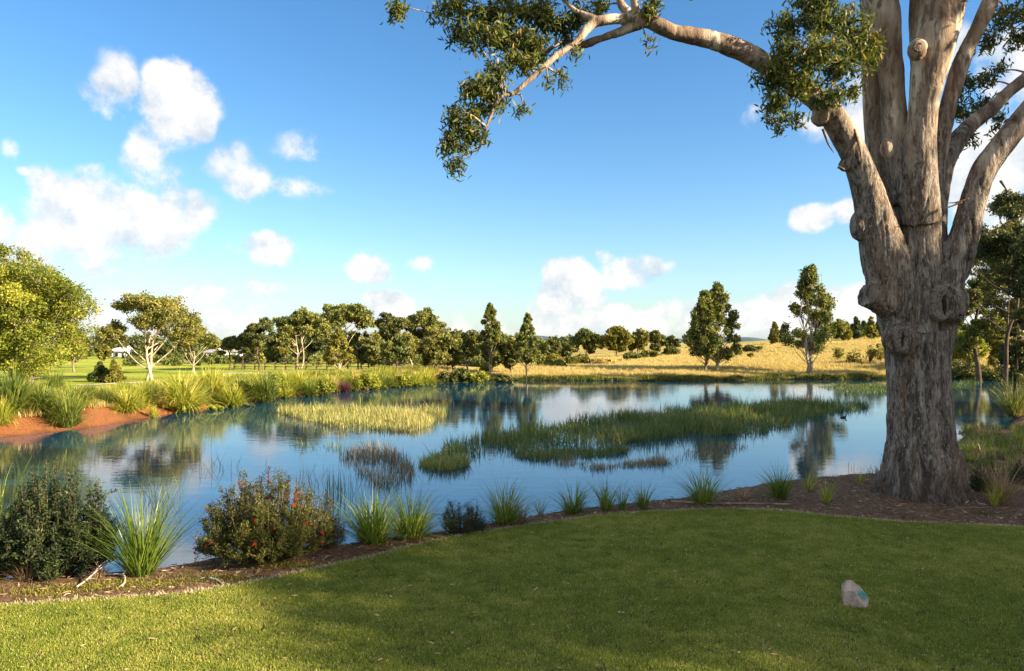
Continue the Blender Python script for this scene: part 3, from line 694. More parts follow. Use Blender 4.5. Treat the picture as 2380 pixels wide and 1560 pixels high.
        tn = np.clip(rng.beta(2, 2.4, nl) * .8 + rng.normal() * .08, 0, .95); tn[rng.uniform(0, 1, nl) < .03] = 1
        leaves(lf, pos - GBASE, 0.115 if not off else .2, .027 if not off else .06, rng, tn, .75, None, True)
    twig.build('branch', bark, root, True)
    lf.build('crown', M['near'], root)
build_gum()

# ------------------------------------------------------------------ trees of the far banks
def tree(label, loc, H, W, kind, leaf, bark, seed, name='gum_tree', group=None, nleaf=3200, dist=None, trunks=1, lean=0.0, bare=None, tr=None, ncl=1.0, lsz=1.0):
    rng = R(seed); d = dist or math.hypot(loc[0], loc[1])
    root = thing(name, label, 'tree', (loc[0], loc[1], loc[2] - 0.05), 0, group)
    tm, lm = MB(), MB()
    r0 = tr or H * .017 + .02
    stems = []
    for s in range(trunks):
        o = np.array((0., 0, 0)) if trunks == 1 else np.array((rng.uniform(-.06, .06) * W, rng.uniform(-.06, .06) * W, 0))
        top = np.array((rng.uniform(-.05, .05) * W + lean * H + (0 if trunks == 1 else (s - (trunks - 1) / 2) * W * (.16 if kind == 'gum' else .09)), rng.uniform(-.06, .06) * W, H * (.80 if kind == 'gum' else .96) * rng.uniform(.9, 1)))
        k = np.linspace(0, 1, 6)[:, None]; p = o + (top - o) * k; p[1:-1, :2] += rng.normal(size=(4, 2)) * .018 * H
        p = spline(p, 4); stems.append(p)
        tube(tm, p, np.maximum(r0 * (1 - np.linspace(0, 1, len(p))) ** .75, .012) * (1 if trunks == 1 else .65), 8)
    low = bare if bare is not None else {'gum': .32, 'cone': .20, 'round': .2, 'pine': .10, 'bush': 0.02}[kind]
    cl = []; org = []; tof = []
    if kind in ('gum', 'round'):
        # main limbs, each carrying a lobe of smaller leaf clumps, with gaps between the lobes
        gum = kind == 'gum'; nm = int((rng.integers(14, 19) if gum else rng.integers(20, 26)) * ncl); ga = rng.uniform(0, 6.28)
        for k in range(nm):
            u = (k + .4) / nm; a = ga + k * 2.39996 + rng.normal() * .25
            if gum:
                r = W / 2 * math.sqrt(u) * rng.uniform(.72, 1.06)
                z = H * (low + .06 + (.84 - low) * math.sqrt(max(0, 1 - (u * .95) ** 1.6)) * rng.uniform(.62, 1.08))
                lr = W * rng.uniform(.11, .19) * ncl ** -.25; fl = rng.uniform(.45, .75)
            else:
                q = unit(rng.normal(size=3)) * rng.uniform(.45, 1.0)
                r = math.hypot(q[0], q[1]) * W * .46; a = math.atan2(q[1], q[0]); z = H * (low + (1 - low) * (.47 + .42 * q[2]))
                lr = W * rng.uniform(.13, .22) * ncl ** -.33; fl = rng.uniform(.7, 1.1)
            m = np.array((r * math.cos(a) + lean * z, r * math.sin(a), min(z, H * .93 - lr * .3)))
            to = rng.normal() * .13; ns = int(rng.integers(6, 10))
            for t in range(ns):
                e = unit(rng.normal(size=3) + (0, 0, .55 if gum else .25)) * lr * rng.uniform(.55, 1.1); e[2] *= fl
                sz = lr * rng.uniform(.26, .48); cl.append((*(m + e), sz, sz, sz * rng.uniform(.5, .8))); org.append(m - (0, 0, lr * .35)); tof.append(to)
            cl.append((*m, lr * .5, lr * .5, lr * .3)); org.append(None); tof.append(to)
    elif kind in ('cone', 'pine'):
        n = int((84 if kind == 'cone' else 40) * ncl)
        for k in range(n):
            u = ((k + rng.uniform()) / n) ** .85; z = H * (low + (1 - low) * u * .97)
            rr = W / 2 * min(1.05, ((1 - u) * 1.45 + .09)) * (min(1, u * 4 + .5)) * (1.15 if kind == 'cone' else 1)
            a = rng.uniform(0, 6.28); r = rr * rng.uniform(.35, .92)
            s = W * (rng.uniform(.06, .115) if kind == 'cone' else rng.uniform(.09, .16)) * (1 - .4 * u); cl.append((r * math.cos(a) + lean * z, r * math.sin(a), z, s, s, s * rng.uniform(.8, 1.3)))
    else:
        n = int(34 * ncl)
        q = ball(rng, n, .55)
        for k in range(n):
            s = W * rng.uniform(.065, .13) * ncl ** -.3; q[k] *= rng.uniform(.85, 1.22)
            cl.append((q[k, 0] * W * .42, q[k, 1] * W * .42, H * (low + (1 - low) * (.5 + .46 * q[k, 2])), s, s, s * rng.uniform(.7, 1.1)))
    cl = np.array(cl)
    for ci, c in enumerate(cl):
        if org and org[ci] is not None:
            tube(tm, [org[ci], (org[ci] + c[:3]) / 2 - (0, 0, .02 * H), c[:3]], [r0 * .13 + .004, r0 * .09 + .003, .006], 4, cap=False); continue
        st = stems[int(rng.integers(0, len(stems)))]; h = math.hypot(c[0], c[1])
        zt = np.clip(c[2] - h * rng.uniform(.7, 1.25) - .04 * H, H * max(.05, low * .45), H * .9)
        q = st[np.argmin(np.abs(st[:, 2] - zt))]
        mid = q * .45 + c[:3] * .55 + np.array((0, 0, -.10 * h)) + rng.normal(size=3) * .02 * W
        ra = r0 * (.34 if kind == 'gum' else .22)
        if kind != 'bush': tube(tm, spline(np.array([q, mid, c[:3]]), 4), np.linspace(ra, max(.008, ra * .22), 9), 5, cap=False)
    wgt = (cl[:, 3] ** 2); wgt = wgt / wgt.sum(); cnt = np.maximum(12, (nleaf * 2.9 * wgt).astype(int))
    for ci, (c, m) in enumerate(zip(cl, cnt)):
        pos = c[:3] + ball(rng, m, .45) * c[3:6] * rng.uniform(.85, 1.2)
        pos += rng.normal(size=(m, 3)) * c[3] * .30
        tn = np.clip(rng.beta(2, 2, m) * .75 + .12 + rng.normal() * .08 + (tof[ci] if tof else rng.normal() * .12), 0, 1)
        leaves(lm, pos, 6.2 * lsz * d / F, 3.2 * lsz * d / F, rng, tn, .35 if kind in ('gum', 'cone') else .1)
    tm.build('trunk', M[bark], root, True); lm.build('crown', M[leaf], root)
    return root
def ptree(label, px, by, ty, wpx, kind, leaf, bark, seed, dist=None, **kw):
    """a tree whose foot stands at picture (px, by) and whose top reaches ty"""
    b = hit(px, by) if dist is None else None
    if b is None:
        x = (px - CX) / F * dist; b = np.array((x, dist, gz(x, dist)))
    d = b[1]; H = CAM_Z - (ty - HY) / F * d - b[2]
    return tree(label, b, H, wpx * d / F, kind, leaf, bark, seed, dist=d, **kw)
TL = 'trees standing round the pond'
ptree('big bushy yellow-green tree rising behind the grass clumps of the red bank', 50, 893, 552, 320, 'round', 'bright', 'bark_grey', 201, dist=40, name='bushy_tree', nleaf=26000, trunks=4, bare=.04, ncl=2.6, group=TL)
ptree('olive tree half hidden behind the big bushy tree on the red bank', 172, 872, 748, 62, 'round', 'olive', 'bark_grey', 202, dist=58, nleaf=2600, group=TL)
ptree('small round olive tree like a lollipop left of the white villa', 238, 858, 792, 34, 'round', 'olive', 'bark_grey', 203, dist=66, nleaf=1300, bare=.3, group=TL)
ptree('squat dark cypress bush, the left one of two beside the pale path', 232, 888, 842, 44, 'pine', 'pine', 'bark_dark', 204, name='cypress_bush', nleaf=2000, bare=.02, group=TL)
ptree('squat sunlit cypress bush, the right one of two beside the pale path', 264, 889, 836, 46, 'pine', 'olive', 'bark_dark', 205, name='cypress_bush', nleaf=2200, bare=.02, group=TL)
ptree('tall spreading gum with two white stems on the fairway edge', 346, 884, 677, 195, 'gum', 'gum_rust', 'bark_pale', 206, nleaf=7500, trunks=2, bare=.28, tr=.15, ncl=1.25, group=TL)
ptree('rusty green gum with a pale fork just right of the white-stemmed gum', 452, 868, 752, 96, 'gum', 'gum_rust', 'bark_pale', 207, nleaf=3800, bare=.34, group=TL)
ptree('dark small gum between the rusty gum and the tree-line gums', 534, 860, 778, 44, 'gum', 'gum_dark', 'bark_dark', 208, nleaf=2200, group=TL)
ptree('dark upright gum with a straight black stem in the tree line', 603, 863, 735, 82, 'gum', 'gum_dark', 'bark_dark', 209, nleaf=4200, bare=.30, group=TL)
ptree('low dark gum leaning between the upright gum and the pale-limbed gum', 562, 861, 770, 60, 'gum', 'gum_dark', 'bark_dark', 210, nleaf=2600, group=TL)
ptree('broad gum with pale twisted limbs in the middle of the tree line', 697, 860, 718, 118, 'gum', 'gum', 'bark_pale', 211, nleaf=5600, trunks=2, bare=.36, group=TL)
ptree('tallest flat-topped gum rising behind the small yellow tree', 800, 852, 706, 136, 'gum', 'gum', 'bark_pale', 212, dist=84, nleaf=6400, bare=.34, group=TL)
ptree('small pointed yellow-green tree in front of the flat-topped gum', 788, 868, 762, 60, 'cone', 'olive', 'bark_pale', 213, nleaf=3000, group=TL)
ptree('dense dark tree right of the small pointed yellow-green tree', 840, 860, 782, 42, 'round', 'gum_dark', 'bark_dark', 214, nleaf=2200, group=TL)
ptree('small olive tree tucked against the dense dark tree', 869, 861, 790, 40, 'round', 'gum', 'bark_grey', 215, nleaf=2000, bare=.2, group=TL)
ptree('high umbrella gum, the left one of the pair above the dark-stemmed tree', 915, 852, 722, 88, 'gum', 'gum_dark', 'bark_grey', 216, dist=86, nleaf=4400, bare=.40, group=TL)
ptree('high umbrella gum, the right one of the pair above the dark-stemmed tree', 985, 852, 719, 92, 'gum', 'gum', 'bark_grey', 217, dist=88, nleaf=4400, bare=.40, group=TL)
ptree('round tree with a bare dark stem standing at the fairway edge', 921, 866, 770, 76, 'round', 'gum', 'bark_dark', 218, nleaf=3600, bare=.30, group=TL)
ptree('slender olive tree on a thin pale stem beside the dark-stemmed round tree', 953, 864, 776, 36, 'round', 'olive', 'bark_pale', 219, nleaf=1700, bare=.3, group=TL)
ptree('wide rusty tree with many stems behind the end of the grassy bank', 1012, 864, 764, 84, 'round', 'gum_rust', 'bark_grey', 220, nleaf=4600, bare=.1, trunks=3, group=TL)
ptree('grey-green round tree left of the forked spire tree', 1052, 864, 766, 60, 'round', 'gum', 'bark_grey', 221, nleaf=3000, bare=.1, group=TL)
ptree('narrow brownish tree pressed against the forked spire tree', 1088, 864, 760, 44, 'round', 'gum_rust', 'bark_grey', 222, nleaf=2400, group=TL)
ptree('tall tree with a forked spire on the far shore', 1140, 872, 704, 66, 'cone', 'spear', 'bark_pale', 223, nleaf=5200, trunks=2, bare=.16, group=TL)
ptree('low rounded tree between the forked spire tree and the slender shore tree', 1190, 872, 780, 56, 'round', 'gum_rust', 'bark_grey', 224, nleaf=2800, group=TL)
ptree('slender tree with a long bare stem on the far water edge', 1226, 879, 726, 56, 'cone', 'spear', 'bark_grey', 225, nleaf=3000, bare=.26, group=TL)
ptree('small dark tree right of the slender shore tree', 1280, 862, 788, 44, 'round', 'gum_dark', 'bark_grey', 226, dist=88, nleaf=2000, group=TL)
ptree('small dusky tree at the left end of the far grove', 1316, 850, 798, 36, 'round', 'gum_dark', 'bark_grey', 227, dist=98, nleaf=1400, group=TL)
ptree('broad dark tree in the far grove beside the dry mound', 1362, 846, 764, 72, 'round', 'gum', 'bark_grey', 228, dist=100, nleaf=3400, group=TL)
ptree('yellowish round tree in the centre of the far grove', 1432, 842, 762, 66, 'round', 'olive', 'bark_grey', 229, dist=100, nleaf=3200, group=TL)
ptree('rusty tree right of the yellowish tree in the far grove', 1482, 838, 758, 48, 'round', 'gum_rust', 'bark_grey', 230, dist=102, nleaf=2400, group=TL)
ptree('dark tree at the right of the far grove', 1524, 834, 762, 46, 'round', 'gum_dark', 'bark_grey', 231, dist=104, nleaf=2200, group=TL)
ptree('last small dark tree of the far grove before the paired trees', 1562, 830, 776, 36, 'round', 'gum_dark', 'bark_grey', 232, dist=106, nleaf=1500, group=TL)
ptree('shorter thin-stemmed tree of the pair on the golden slope', 1638, 865, 672, 84, 'cone', 'spear', 'bark_grey', 233, nleaf=3000, bare=.20, group=TL)
ptree('taller thicker-stemmed tree of the pair on the golden slope', 1666, 863, 657, 110, 'cone', 'spear', 'bark_pale', 234, nleaf=5200, bare=.18, group=TL)
ptree('tall tree with a sheaf of pale stems on the golden slope', 1882, 871, 614, 122, 'cone', 'spear', 'bark_pale', 235, nleaf=6000, trunks=5, bare=.24, group=TL)
ROW = [(580,772,50,'gum'),(630,776,48,'gum_dark'),(662,770,52,'gum_rust'),(735,768,54,'gum'),(765,776,44,'gum_dark'),(826,770,50,'gum'),(862,776,46,'gum_rust'),(900,780,48,'gum'),(942,774,52,'gum_rust'),(978,770,54,'gum'),(1032,768,56,'gum_rust'),(1070,772,50,'gum'),(1110,774,48,'gum_rust'),(1160,776,52,'gum'),(1206,782,48,'gum_rust'),(1248,790,44,'gum')]
for k, (px, ty, w, lf) in enumerate(ROW):
    w *= 1.45; ty -= 4
    ptree(f'understorey tree in the second row of the tree line, {"first second third fourth fifth sixth seventh eighth ninth tenth eleventh twelfth thirteenth fourteenth fifteenth sixteenth seventeenth eighteenth".split()[k]} from the left', px, 0, ty, w, 'round', lf, 'bark_grey', 900 + k, dist=80 + (k * 7) % 13, nleaf=2000, bare=.24, group='second row of the tree line')
PG = 'pines along the hill crest'
for k, (px, ty, w) in enumerate([(1800,748,26),(1820,757,22),(1950,742,28),(1968,748,24),(1990,738,28),(2008,746,24),(2024,736,28),(2042,744,26),(2230,730,34)]):
    ordn = ['first','second','third','fourth','fifth','sixth','seventh','eighth','ninth'][k]
    ptree(f'pine on the hill crest, {ordn} from the left', px, 0, ty, w, 'pine', 'pine' if k % 3 else 'olive', 'bark_grey', 260 + k, dist=112 + (k % 3) * 5, name='pine_tree', nleaf=1100, bare=.14, group=PG)
# right-hand wood: those in view, and those beyond the frame whose shade lies over bank, lawn and reeds
ptree('tall airy gum with dark bare limbs behind the great trunk', 2335, 872, 425, 210, 'gum', 'gum_dark', 'bark_dark', 280, dist=44, nleaf=13000, bare=.26, tr=.16, ncl=1.7, group=TL)
ptree('second tall gum, cut by the picture edge, on the shaded bank', 2440, 872, 470, 190, 'gum', 'gum_dark', 'bark_dark', 281, dist=40, nleaf=10000, bare=.22, ncl=1.5, group=TL)
ptree('sunlit yellow-green thicket tree on the far shaded bank', 2250, 868, 742, 90, 'round', 'bright', 'bark_grey', 282, dist=64, nleaf=4000, bare=.02, group=TL)
ptree('second sunlit thicket tree nearer the picture edge', 2312, 868, 735, 80, 'round', 'olive', 'bark_grey', 283, dist=66, nleaf=3600, bare=.02, group=TL)
ptree('dark leaning shrub tree at the picture edge above the reed clump', 2362, 880, 735, 70, 'round', 'gum_dark', 'bark_dark', 284, dist=46, nleaf=3600, bare=.12, group=TL)
ptree('slim gum between the great trunk and the tall airy gum', 2275, 872, 590, 110, 'round', 'gum', 'bark_dark', 285, dist=56, nleaf=6000, bare=.2, group=TL)
ptree('dense dark gum filling the sky between the airy gum and the picture edge', 2365, 876, 470, 150, 'round', 'gum_dark', 'bark_dark', 288, dist=50, nleaf=8000, bare=.3, ncl=1.3, group=TL)
ptree('third sunlit thicket tree, close behind the great trunk', 2205, 868, 750, 80, 'round', 'olive', 'bark_grey', 286, dist=67, nleaf=3600, bare=.02, group=TL)
ptree('tall dense tree filling the gap at the picture edge', 2385, 876, 600, 110, 'round', 'gum', 'bark_dark', 287, dist=58, nleaf=6000, bare=.05, group=TL)
SHADE = [(27.5,0.2,17.0,8.6),(24,2.4,15.0,8.2),(25,6.0,16.0,9.5),(23,10,12.5,8),(28,14,15.5,10),(25,19,13.5,9),(30,24,15,10),(33,31,13,9.5)]
for k, (x, y, h, w) in enumerate(SHADE):
    tree(f'shade gum beyond the right edge of the lawn, number {["one","two","three","four","five","six","seven","eight"][k]} from the near end', np.array((x, y, gz(x, y))), h, w, 'round', 'gum', 'bark_grey', 300 + k, nleaf=6000, dist=80, bare=.06, group='shade trees beside the lawn')

# ------------------------------------------------------------------ far wood, hills, buildings, paths
def build_distance():
    rng = R(50); mb = MB()                                       # wood that closes the view behind the tree line
    for k in range(330):
        px = rng.uniform(-200, 1330); d = rng.uniform(105, 190)
        if 205 < px < 320 and d < 165: continue
        if 450 < px < 575 and d < 165: continue
        x = (px - CX) / F * d; z0 = gz(x, d)
        top = 796 - 9 * wob(np.array(px * .02), np.array(k * .0), 1.0) - rng.uniform(-4, 12)
        if 190 < px < 290: top -= 10
        H = max(1.2, CAM_Z - (top - HY) / F * d - z0); W = H * rng.uniform(.5, .9); m = 330
        pos = ball(rng, m, .4) * np.array((W / 2, W / 2, H * .5)) + np.array((x, d, z0 + H * .52)); pos += rng.normal(size=(m, 3)) * .12
        leaves(mb, pos, .62, .40, rng, np.clip(rng.beta(2, 2, m) * .8 + rng.normal() * .12, 0, 1))
    tag(mb.build('woods', M['gum_dark']), 'far dark wood closing the view behind the tree line', 'woods', kind='stuff')
    mb = MB()
    for k in range(150):                                        # scrub under the tree line
        px = rng.uniform(300, 1260); d = rng.uniform(72, 100); x = (px - CX) / F * d; z0 = gz(x, d); H = rng.uniform(.5, 1.6); W = rng.uniform(.8, 2.4); m = 170
        pos = ball(rng, m, .4) * np.array((W / 2, W / 2, H * .5)) + np.array((x, d, z0 + H * .45))
        leaves(mb, pos, .36, .2, rng, np.clip(rng.beta(2, 2, m) * .8 + rng.normal() * .15, 0, 1))
    tag(mb.build('undergrowth', M['gum']), 'low scrub growing under the tree line', 'undergrowth', kind='stuff')
    mb = MB(); xs = np.linspace(-2600, 3200, 140); y = 3600.0     # horizon hills, distance haze put into their blue colour
    z = 8 + 12 * np.maximum(0, np.sin(xs * .0021 + .6)) + 14 * np.sin(xs * .006 + 1) + 6 * np.sin(xs * .017)
    v = []
    for x, h in zip(xs, z): v += [(x, y - 260, -6), (x, y, max(4, h)), (x, y + 400, -6)]
    f = [(3 * k + a, 3 * k + 3 + a, 3 * k + 4 + a, 3 * k + 1 + a) for k in range(len(xs) - 1) for a in (0, 1)]
    mb.add(v, f); tag(mb.build('hills', plain('hill_forest_hazed', G(.07,.11,.14), .95, .1, .2, .01), smooth=True), kind='structure')
build_distance()

def house(label, x0, x1, y0, y1, d, mode, name='house'):
    """a far house seen between picture x0..x1 and roof y0 to foot y1"""
    s = d / F; xa, xb = (x0 - CX) * s, (x1 - CX) * s; W = xb - xa; z0 = CAM_Z - (y1 - HY) * s; H = (y1 - y0) * s; D = W * .6
    root = thing(name, label, 'house', ((xa + xb) / 2, d, z0)); w = W / 2; eh = H * .66
    def part(n, m, *boxes, par=root):
        mb = MB()
        for b in boxes: box(mb, *b)
        return mb.build(n, m, par)
    gap = gz((xa + xb) / 2, d) - z0
    part('plinth', M['brickred'] if mode == 'brick' else M['concrete'], ((-w - .05, -.05, min(-.6, gap - .3)), (w + .05, D, 0.0)))
    part('wall', M['white'], ((-w, 0, 0), (w, D - .05, eh)))
    mb = MB(); o = W * .06
    v = [(-w - o, -o - .1, eh + .01), (w + o, -o - .1, eh + .01), (w + o, D + o, eh + .01), (-w - o, D + o, eh + .01), (-w * .55, D * .5, H), (w * .55, D * .5, H)]
    mb.add(v, [(0, 1, 5, 4), (2, 3, 4, 5)], [(1, 2, 5), (3, 0, 4)]); mb.add(v[:4], [(3, 2, 1, 0)])
    rf = mb.build('roof', M['roofgrey'] if mode != 'white' else M['white'], root)
    part('chimney', M['white'], ((w * .35, D * .3, H * .72), (w * .48, D * .45, H * 1.12)), par=rf)
    n = 4 if W > 4 else 3
    for k in range(n):
        cx = -w + W * (k + .5) / n
        if k == n - 2:
            q = part('door', M['timber'], ((cx - W * .05, -.045, 0.02), (cx + W * .05, -.003, eh * .78)))
        else:
            q = part('window', M['white'], ((cx - W * .075, -.05, eh * .28), (cx + W * .075, -.003, eh * .84)))
            part('pane', M['glass'], ((cx - W * .06, -.075, eh * .34), (cx + W * .06, -.053, eh * .78)), par=q)
    for sx in (-1, 1):
        part('veranda_post', M['white'], ((sx * w * .8 - .04, -W * .055 - .08, 0), (sx * w * .8 + .04, -W * .055, eh)))
house('white villa with dark windows on the rise behind the white-stemmed gum', 250, 308, 808, 834, 150, 'white')
house('white house on a red brick base glimpsed between the fairway trees', 470, 520, 812, 834, 150, 'brick')
house('pale house half hidden behind dark tree-line gums', 530, 562, 810, 834, 158, 'grey')

def strip(name, pix, w, m, kind='structure', lift=.03):
    c = spline(np.array([hit(*p)[:2] for p in pix]), 8); t = unit(np.gradient(c, axis=0)); nrm = np.stack([-t[:, 1], t[:, 0]], 1)
    rows = []
    for k in (-.5, -.17, .17, .5):
        q = c + nrm * w * k; rows.append(np.stack([q[:, 0], q[:, 1], land(q[:, 0], q[:, 1])[0] + lift], 1))
    v = np.stack(rows, 1); n = len(c); i = (np.arange(n - 1)[:, None] * 4 + np.arange(3)[None]).ravel()
    mb = MB(); mb.add(v, np.stack([i, i + 1, i + 5, i + 4], 1)); return tag(mb.build(name, m, smooth=True), kind=kind)
strip('path', [(180,897),(300,891),(360,889),(430,886),(480,884),(560,880)], 0.8, M['concrete'])
strip('path', [(520,869),(640,868),(760,867),(900,867)], 1.0, M['concrete'])
def build_fence():
    a, b = np.array(hit(545, 860)[:2]), np.array(hit(905, 861)[:2]); n = 16
    root = thing('timber_fence', 'low weathered post and rail fence under the tree line', 'fence', (*a, gz(*a)))
    o = np.array((*a, gz(*a)))
    tops = []
    for k in range(n):
        q = a + (b - a) * k / (n - 1); z = gz(*q); p = np.array((*q, z)) - o; mb = MB()
        box(mb, p + (-.06, -.06, -.1), p + (.06, .06, .75)); mb.build('post', M['timber'], root); tops.append(p)
    for h in (.62, .32):
        for k in range(n - 1):
            p, q = tops[k] + (0, -.09, h), tops[k + 1] + (0, -.09, h); mb = MB(); tube(mb, [p, (p + q) / 2, q], [.035] * 3, 5); mb.build('rail', M['timber'], root)
build_fence()
def build_marker():
    b = hit(519, 884); mb = MB(); h = 16 * b[1] / F
    tube(mb, [(0, 0, -.1), (0, 0, h * .9), (0, 0, h)], [.05, .05, .03], 10)
    tag(mb.build('marker_post', M['white']), 'slim white marker post standing among the yellow bank tufts', 'post').location = tuple(b)
build_marker()
def build_drygrass():
    pr = []
    for k in range(3):
        rng = R(400 + k); mb = MB(); n = 26
        b = rng.normal(size=(n, 3)) * .10; b[:, 2] = 0
        blades(mb, b, .34, .022, rng, (.05, .55), .8, 2); pr.append(proto('dry_tuft', mb, M['drygrass']))
    rng = R(41); n = 60000
    d = 60 + 62 * rng.uniform(0, 1, n) ** 1.3; px = rng.uniform(1130, 2420, n); x = (px - CX) / F * d
    z, sd, wn = land(x, d); k = (sd > .5) & (rng.uniform(0, 1, n) < .25 + .75 * sms((wob(x, d, .35) + .35) / .5))
    pts = np.stack([x, d, z], 1)[k]; sc = rng.uniform(.5, 1.25, len(pts))
    scatter('dry_grass', 'golden dry grass covering the far slope', 'grass', pts, sc, pr, 5)
    n = 26000; d = rng.uniform(22, 66, n); px = rng.uniform(-80, 1230, n); x = (px - CX) / F * d
    z, sd, wn = land(x, d); k = (sd > 1.3) & (sd < 6.5 + 2 * wob(x, d, .3)) & (wn < .2)
    pts = np.stack([x, d, z], 1)[k]; scatter('bank_grass', 'pale dry grass along the top of the red bank', 'grass', pts, rng.uniform(.5, 1.2, len(pts)), pr, 6)
build_drygrass()
def build_fringe():
    pr = []
    for k in range(4):
        rng = R(440 + k); mb = MB(); n = 90; b = rng.normal(size=(n, 3)) * .10; b[:, 2] = 0
        blades(mb, b, .5, .03, rng, (.05, 1.1), 1.8, 4, np.clip(rng.beta(2, 2, n) + rng.normal() * .12, 0, 1)); pr.append(proto('fringe_tuft', mb, M['tuft'] if k < 3 else M['tuft_dark']))
    rng = R(45); n = 14000; d = rng.uniform(22, 60, n); px = rng.uniform(-60, 1020, n); x = (px - CX) / F * d
    z, sd, wn = land(x, d); lim = 1.3 + .5 * wob(x, d, .8)
    k = (sd > lim) & (sd < 4.2) & (wn < .2) & (rng.uniform(0, 1, n) < .5 + .5 * wob(x, d, .9, 2.0))
    pts = np.stack([x, d, z], 1)[k]; scatter('bank_tufts', 'low yellow-green growth between the clumps of the red bank', 'grass', pts, rng.uniform(.6, 1.5, len(pts)), pr, 8)
build_fringe()
def build_shore_shade():  # dark tufts stand in for the shade under the far bank's lip
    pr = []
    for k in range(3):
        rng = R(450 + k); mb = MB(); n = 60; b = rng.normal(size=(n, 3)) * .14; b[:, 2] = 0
        blades(mb, b, .30, .03, rng, (.1, 1.1), 1.2, 3); pr.append(proto('shore_shade_tuft', mb, M[('tuft_dark', 'gum_dark', 'gum_rust')[k]]))
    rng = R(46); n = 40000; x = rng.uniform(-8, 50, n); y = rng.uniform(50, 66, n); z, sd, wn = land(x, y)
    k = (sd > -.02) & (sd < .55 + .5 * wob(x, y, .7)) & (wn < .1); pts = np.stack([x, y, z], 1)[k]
    scatter('shore_shade_grass', 'dark tufts added for the shade line along the far water edge', 'grass', pts, rng.uniform(.5, 1.3, len(pts)), pr, 9)
build_shore_shade()

# ------------------------------------------------------------------ grass clumps and shrubs of the far banks
def clump_proto(seed, leaf, n=680, broad=False):
    rng = R(seed); mb = MB(); r = .16 * np.sqrt(rng.uniform(0, 1, n)); a = rng.uniform(0, 6.28, n)
    b = np.stack([r * np.cos(a), r * np.sin(a), np.zeros(n)], 1)
    blades(mb, b, 1.0, .030 if not broad else .042, rng, (.03, 1.15), 2.3, 6, np.clip(rng.beta(2, 2, n) + rng.normal() * .04, 0, 1), az=a + rng.normal(size=n) * .6)
    k = 14; q = rng.normal(size=(k, 3)) * .06; q[:, 2] = 0
    blades(mb, q, 1.12, .02, rng, (.02, .4), .5, 3, np.full(k, 1.0))
    me = mb.mesh('blades'); me.materials.append(M[leaf]); return me
CLUMPS = {k: [clump_proto(500 + 10 * i + j, k, broad=(k == 'tuft')) for j in range(3)] for i, k in enumerate(('tuft', 'tuft_dark', 'drygrass', 'purple'))}
ORD = ['first','second','third','fourth','fifth','sixth','seventh','eighth','ninth','tenth','eleventh','twelfth','thirteenth','fourteenth','fifteenth','sixteenth','seventeenth','eighteenth','nineteenth','twentieth']
def ordinal(k):
    if k < 20: return ORD[k]
    tens = {2: 'twenty', 3: 'thirty', 4: 'forty', 5: 'fifty'}[(k + 1) // 10]; u = (k + 1) % 10
    return {20: 'twentieth', 30: 'thirtieth', 40: 'fortieth', 50: 'fiftieth'}.get(k + 1) or tens + '-' + ORD[u - 1]
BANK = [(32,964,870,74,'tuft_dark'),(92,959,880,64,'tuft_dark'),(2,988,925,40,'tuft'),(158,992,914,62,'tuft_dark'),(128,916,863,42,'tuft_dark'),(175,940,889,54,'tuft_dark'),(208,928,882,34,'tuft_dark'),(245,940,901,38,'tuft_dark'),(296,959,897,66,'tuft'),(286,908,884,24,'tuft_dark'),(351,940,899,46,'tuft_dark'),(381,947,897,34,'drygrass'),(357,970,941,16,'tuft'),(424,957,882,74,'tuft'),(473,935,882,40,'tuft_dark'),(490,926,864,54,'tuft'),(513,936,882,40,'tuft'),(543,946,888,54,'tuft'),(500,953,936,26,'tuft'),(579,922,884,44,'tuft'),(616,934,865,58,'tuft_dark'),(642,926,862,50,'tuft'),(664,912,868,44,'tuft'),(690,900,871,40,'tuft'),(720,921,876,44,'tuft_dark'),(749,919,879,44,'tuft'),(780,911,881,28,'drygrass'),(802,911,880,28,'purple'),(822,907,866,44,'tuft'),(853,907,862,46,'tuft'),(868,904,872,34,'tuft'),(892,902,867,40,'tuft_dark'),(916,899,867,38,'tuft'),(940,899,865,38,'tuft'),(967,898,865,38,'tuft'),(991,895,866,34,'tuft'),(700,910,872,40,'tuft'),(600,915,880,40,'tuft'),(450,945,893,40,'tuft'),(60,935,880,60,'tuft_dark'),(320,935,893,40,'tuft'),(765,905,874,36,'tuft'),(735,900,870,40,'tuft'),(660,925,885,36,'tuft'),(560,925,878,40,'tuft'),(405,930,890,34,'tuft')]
BANK.sort()
BUSHY = [b for b in BANK if b[0] > 470 and b[4] == 'tuft'][1::3]; BANK = [b for b in BANK if b not in BUSHY]
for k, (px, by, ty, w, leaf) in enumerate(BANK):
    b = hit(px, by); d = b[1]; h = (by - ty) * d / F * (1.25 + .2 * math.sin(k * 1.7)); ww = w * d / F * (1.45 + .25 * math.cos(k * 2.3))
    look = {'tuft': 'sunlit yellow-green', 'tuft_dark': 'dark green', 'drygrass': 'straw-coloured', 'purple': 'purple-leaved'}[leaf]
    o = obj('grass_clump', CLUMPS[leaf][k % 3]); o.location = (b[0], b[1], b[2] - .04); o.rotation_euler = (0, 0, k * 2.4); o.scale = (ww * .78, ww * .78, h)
    tag(o, f'{look} grass clump on the red bank, {ordinal(k)} from the left', 'grass clump', 'grass clumps along the red bank')
